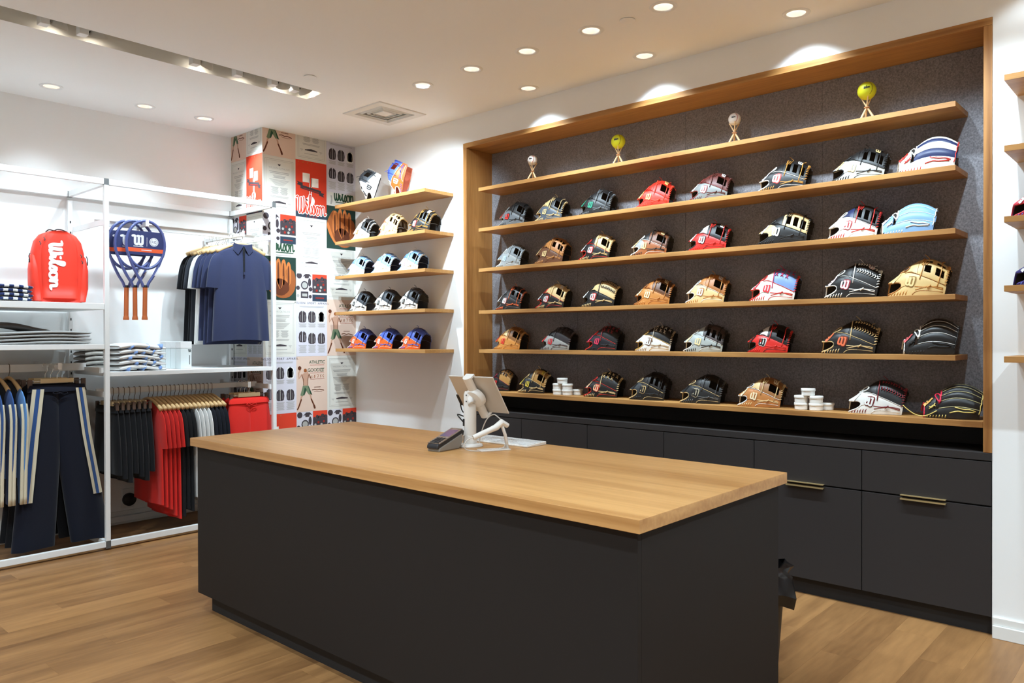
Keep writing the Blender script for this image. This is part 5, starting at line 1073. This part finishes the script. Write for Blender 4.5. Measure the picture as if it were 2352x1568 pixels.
kb = MB().obox((0, -.062, .0522), (.062, .062, .002), Rm).build('keypad', TG, tm)
for r_ in range(4):
    for c_ in range(3): MB().obox((-.02+.02*c_, -.085+.0155*r_, .0467+.0155*r_*.311), (.014, .010, .004), Rm).build('key', TD, kb)
MB().prism([(-.097, .0425), (.088, .1), (.09, .097), (-.095, .039)], -.0392, .0392, fx).build('trim', STEEL, tm)
# scanner on its wire-frame stand
sc_ = thing('barcode_scanner', (2.66, 2.53, CZ), 'white handheld barcode scanner resting on its angled stand', 'barcode scanner')
A0, A1 = Vector((2.572, 2.525, CZ)), Vector((2.705, 2.462, CZ)); ax = (A1-A0).normalized(); sd = Vector((-ax.y, ax.x, 0))
if sd.x < 0: sd = -sd
MB().obox((A0+A1)/2+sd*.03+Vector((0, 0, .003)), ((A1-A0).length, .008, .005), Matrix((ax, sd, Vector((0, 0, 1)))).transposed()).obox((A0+A1)/2-sd*.012+Vector((0, 0, .003)), ((A1-A0).length, .03, .005), Matrix((ax, sd, Vector((0, 0, 1)))).transposed()).build('stand_base', PW, sc_, bevel=.001)
tp = A1-ax*.035+Vector((0, 0, .118)); MB().tube([A1-ax*.006+Vector((0, 0, .003)), A1-ax*.018+Vector((0, 0, .07)), tp], .007, 8, flat=1.8, up=tuple(sd)).build('stand_arm', PW, sc_, smooth=True)
hd = A0-ax*.03+Vector((0, 0, .064))
MB().tube([hd, hd+(tp-hd)*.3, hd+(tp-hd)*.6, hd+(tp-hd)*.8, tp+Vector((0, 0, .012))+ax*.0, tp+ax*.03+Vector((0, 0, -.006))], [.015, .016, .0165, .019, .02, .015], 12, flat=.8, up=(0, 0, 1)).build('scanner_body', PW, sc_, smooth='auto')
CB = mat('cable_white', (214, 208, 200), .5)
MB().tube(catmull([hd, hd-ax*.03+Vector((0, 0, -.01)), hd-ax*.045+Vector((0, 0, -.04)), hd-ax*.01+Vector((0, 0, -.06)), hd+ax*.1-sd*.02+Vector((0, 0, -.06)), hd+ax*.16+Vector((0, 0, -.04)), tp+ax*.01+Vector((0, 0, -.012))], 5), .0024, 6).build('cable', CB, sc_, smooth=True)
MB().tube(catmull([Vector((2.70, 2.655, CZ+.004)), Vector((2.705, 2.64, CZ+.07)), Vector((2.715, 2.615, CZ+.13)), Vector((2.725, 2.58, CZ+.155)), Vector((2.722, 2.545, CZ+.145)), tp+Vector((.018, .02, .018)), tp+Vector((0, .006, .012))], 5), .0028, 6).build('cable', CB, sc_, smooth=True)
# keyboard
kbd = thing('keyboard', (2.87, 2.645, CZ), 'slim white keyboard lying on the counter behind the stand', 'keyboard')
MB().prism([(2.80, .004), (2.80, .011), (2.945, .020), (2.945, .004)], 2.43, 2.86, lambda a, b, d_: Vector((a, d_, CZ+b-.0035))).build('case', PW, kbd, bevel=.002)
for r_ in range(5):
    for c_ in range(15):
        x_, y_ = 2.820+.0255*r_, 2.448+.0278*c_
        MB().box(x_-.011, x_+.011, y_-.012, y_+.012, CZ+.007+.0016*r_, CZ+.012+.0016*r_).build('key', BOXW, kbd)
# waste bin behind the counter
bn = thing('waste_bin', (3.15, 1.475, 0), 'black waste bin with a crumpled liner bag behind the counter', 'waste bin')
MB().lathe([(.0001, 0), (.115, 0), (.145, .40), (.150, .41)], 28, (3.15, 1.475, 0), cap=False).build('bin', BLACK, bn, smooth='auto')
m = MB(); n_ = 40; vs = []
random.seed(3); ph = [random.random()*6 for _ in range(8)]
for i, (r_, z_) in enumerate(((.146, .40), (.156, .37), (.17, .33), (.175, .38), (.17, .43), (.16, .46), (.14, .475), (.12, .46), (.12, .38))):
    for j in range(n_):
        a = 2*PI*j/n_; w = .016*math.sin(5*a+ph[i % 8])+.010*math.sin(11*a+ph[(i+3) % 8])
        if i in (2, 3): w += .022*math.sin(3*a+1.2)
        vs.append((3.15+(r_+w)*math.cos(a), 1.475+(r_+w)*math.sin(a), z_+.02*math.sin(4*a+ph[(i+1) % 8])))
m.add(vs, [(i*n_+j, i*n_+(j+1) % n_, (i+1)*n_+(j+1) % n_, (i+1)*n_+j) for i in range(8) for j in range(n_)])
m.build('liner_bag', mat('bin_liner', (16, 16, 17), .28, spec=.5), bn, smooth='auto')
# ------------------------------------------------------------------ remaining gloves: two upright, two at the right picture edge
g1 = glove('baseball_glove', (4.17, 5.305, SW[0]), 0, .235, .165, sp(WHT, WHT, WHT, (74, 78, 84), (70, 74, 80), WHT, WHT, (40, 40, 44), None, 'I', x=(60, 64, 70), i=(40, 36, 34)), 'white glove with dark web standing upright, left on the top shelf', 'gloves on the shelves by the posters')
g2 = glove('baseball_glove', (4.18, 4.93, SW[0]), 0, .26, .17, sp(ORG, ORG, BLU, BLU, ORG, (62, 78, 160), WHT, WHT, None, 'I', x=(62, 78, 160), i=(150, 60, 30)), 'blue and orange glove standing upright, right on the top shelf', 'gloves on the shelves by the posters')
for g_, L_, rz_, lean in ((g1, .235, 52, 72), (g2, .26, 34, 76)):
    M_ = Matrix.Rotation(math.radians(-90+rz_), 4, 'Z') @ Matrix.Rotation(math.radians(-lean), 4, 'Y')
    g_.rotation_euler = M_.to_euler()
    bpy.context.view_layer.update()
    zmin = min((M_ @ Vector(c)).z for ch in g_.children for c in ch.bound_box)
    zs_ = []
    for ch in g_.children:
        zs_ += [(M_ @ v.co).z for v in ch.data.vertices]
    g_.location.z = SW[0]-min(zs_)+.0005
glove('baseball_glove', (4.16, .545, 1.977), math.radians(12), .25, .165, sp((190, 40, 60), (190, 40, 60), (90, 50, 120), (60, 40, 110), BK, (90, 60, 150), (200, 50, 70), WHT, None, 'I', i=BK), 'red and purple glove cut off at the right picture edge', 'gloves at the right picture edge')
glove('baseball_glove', (4.16, .535, 1.672), math.radians(12), .25, .165, sp((52, 44, 120), (52, 44, 120), (40, 40, 90), (40, 40, 90), BK, BLU, (60, 50, 130), WHT, None, 'I', i=BK), 'blue violet glove cut off at the right picture edge', 'gloves at the right picture edge')
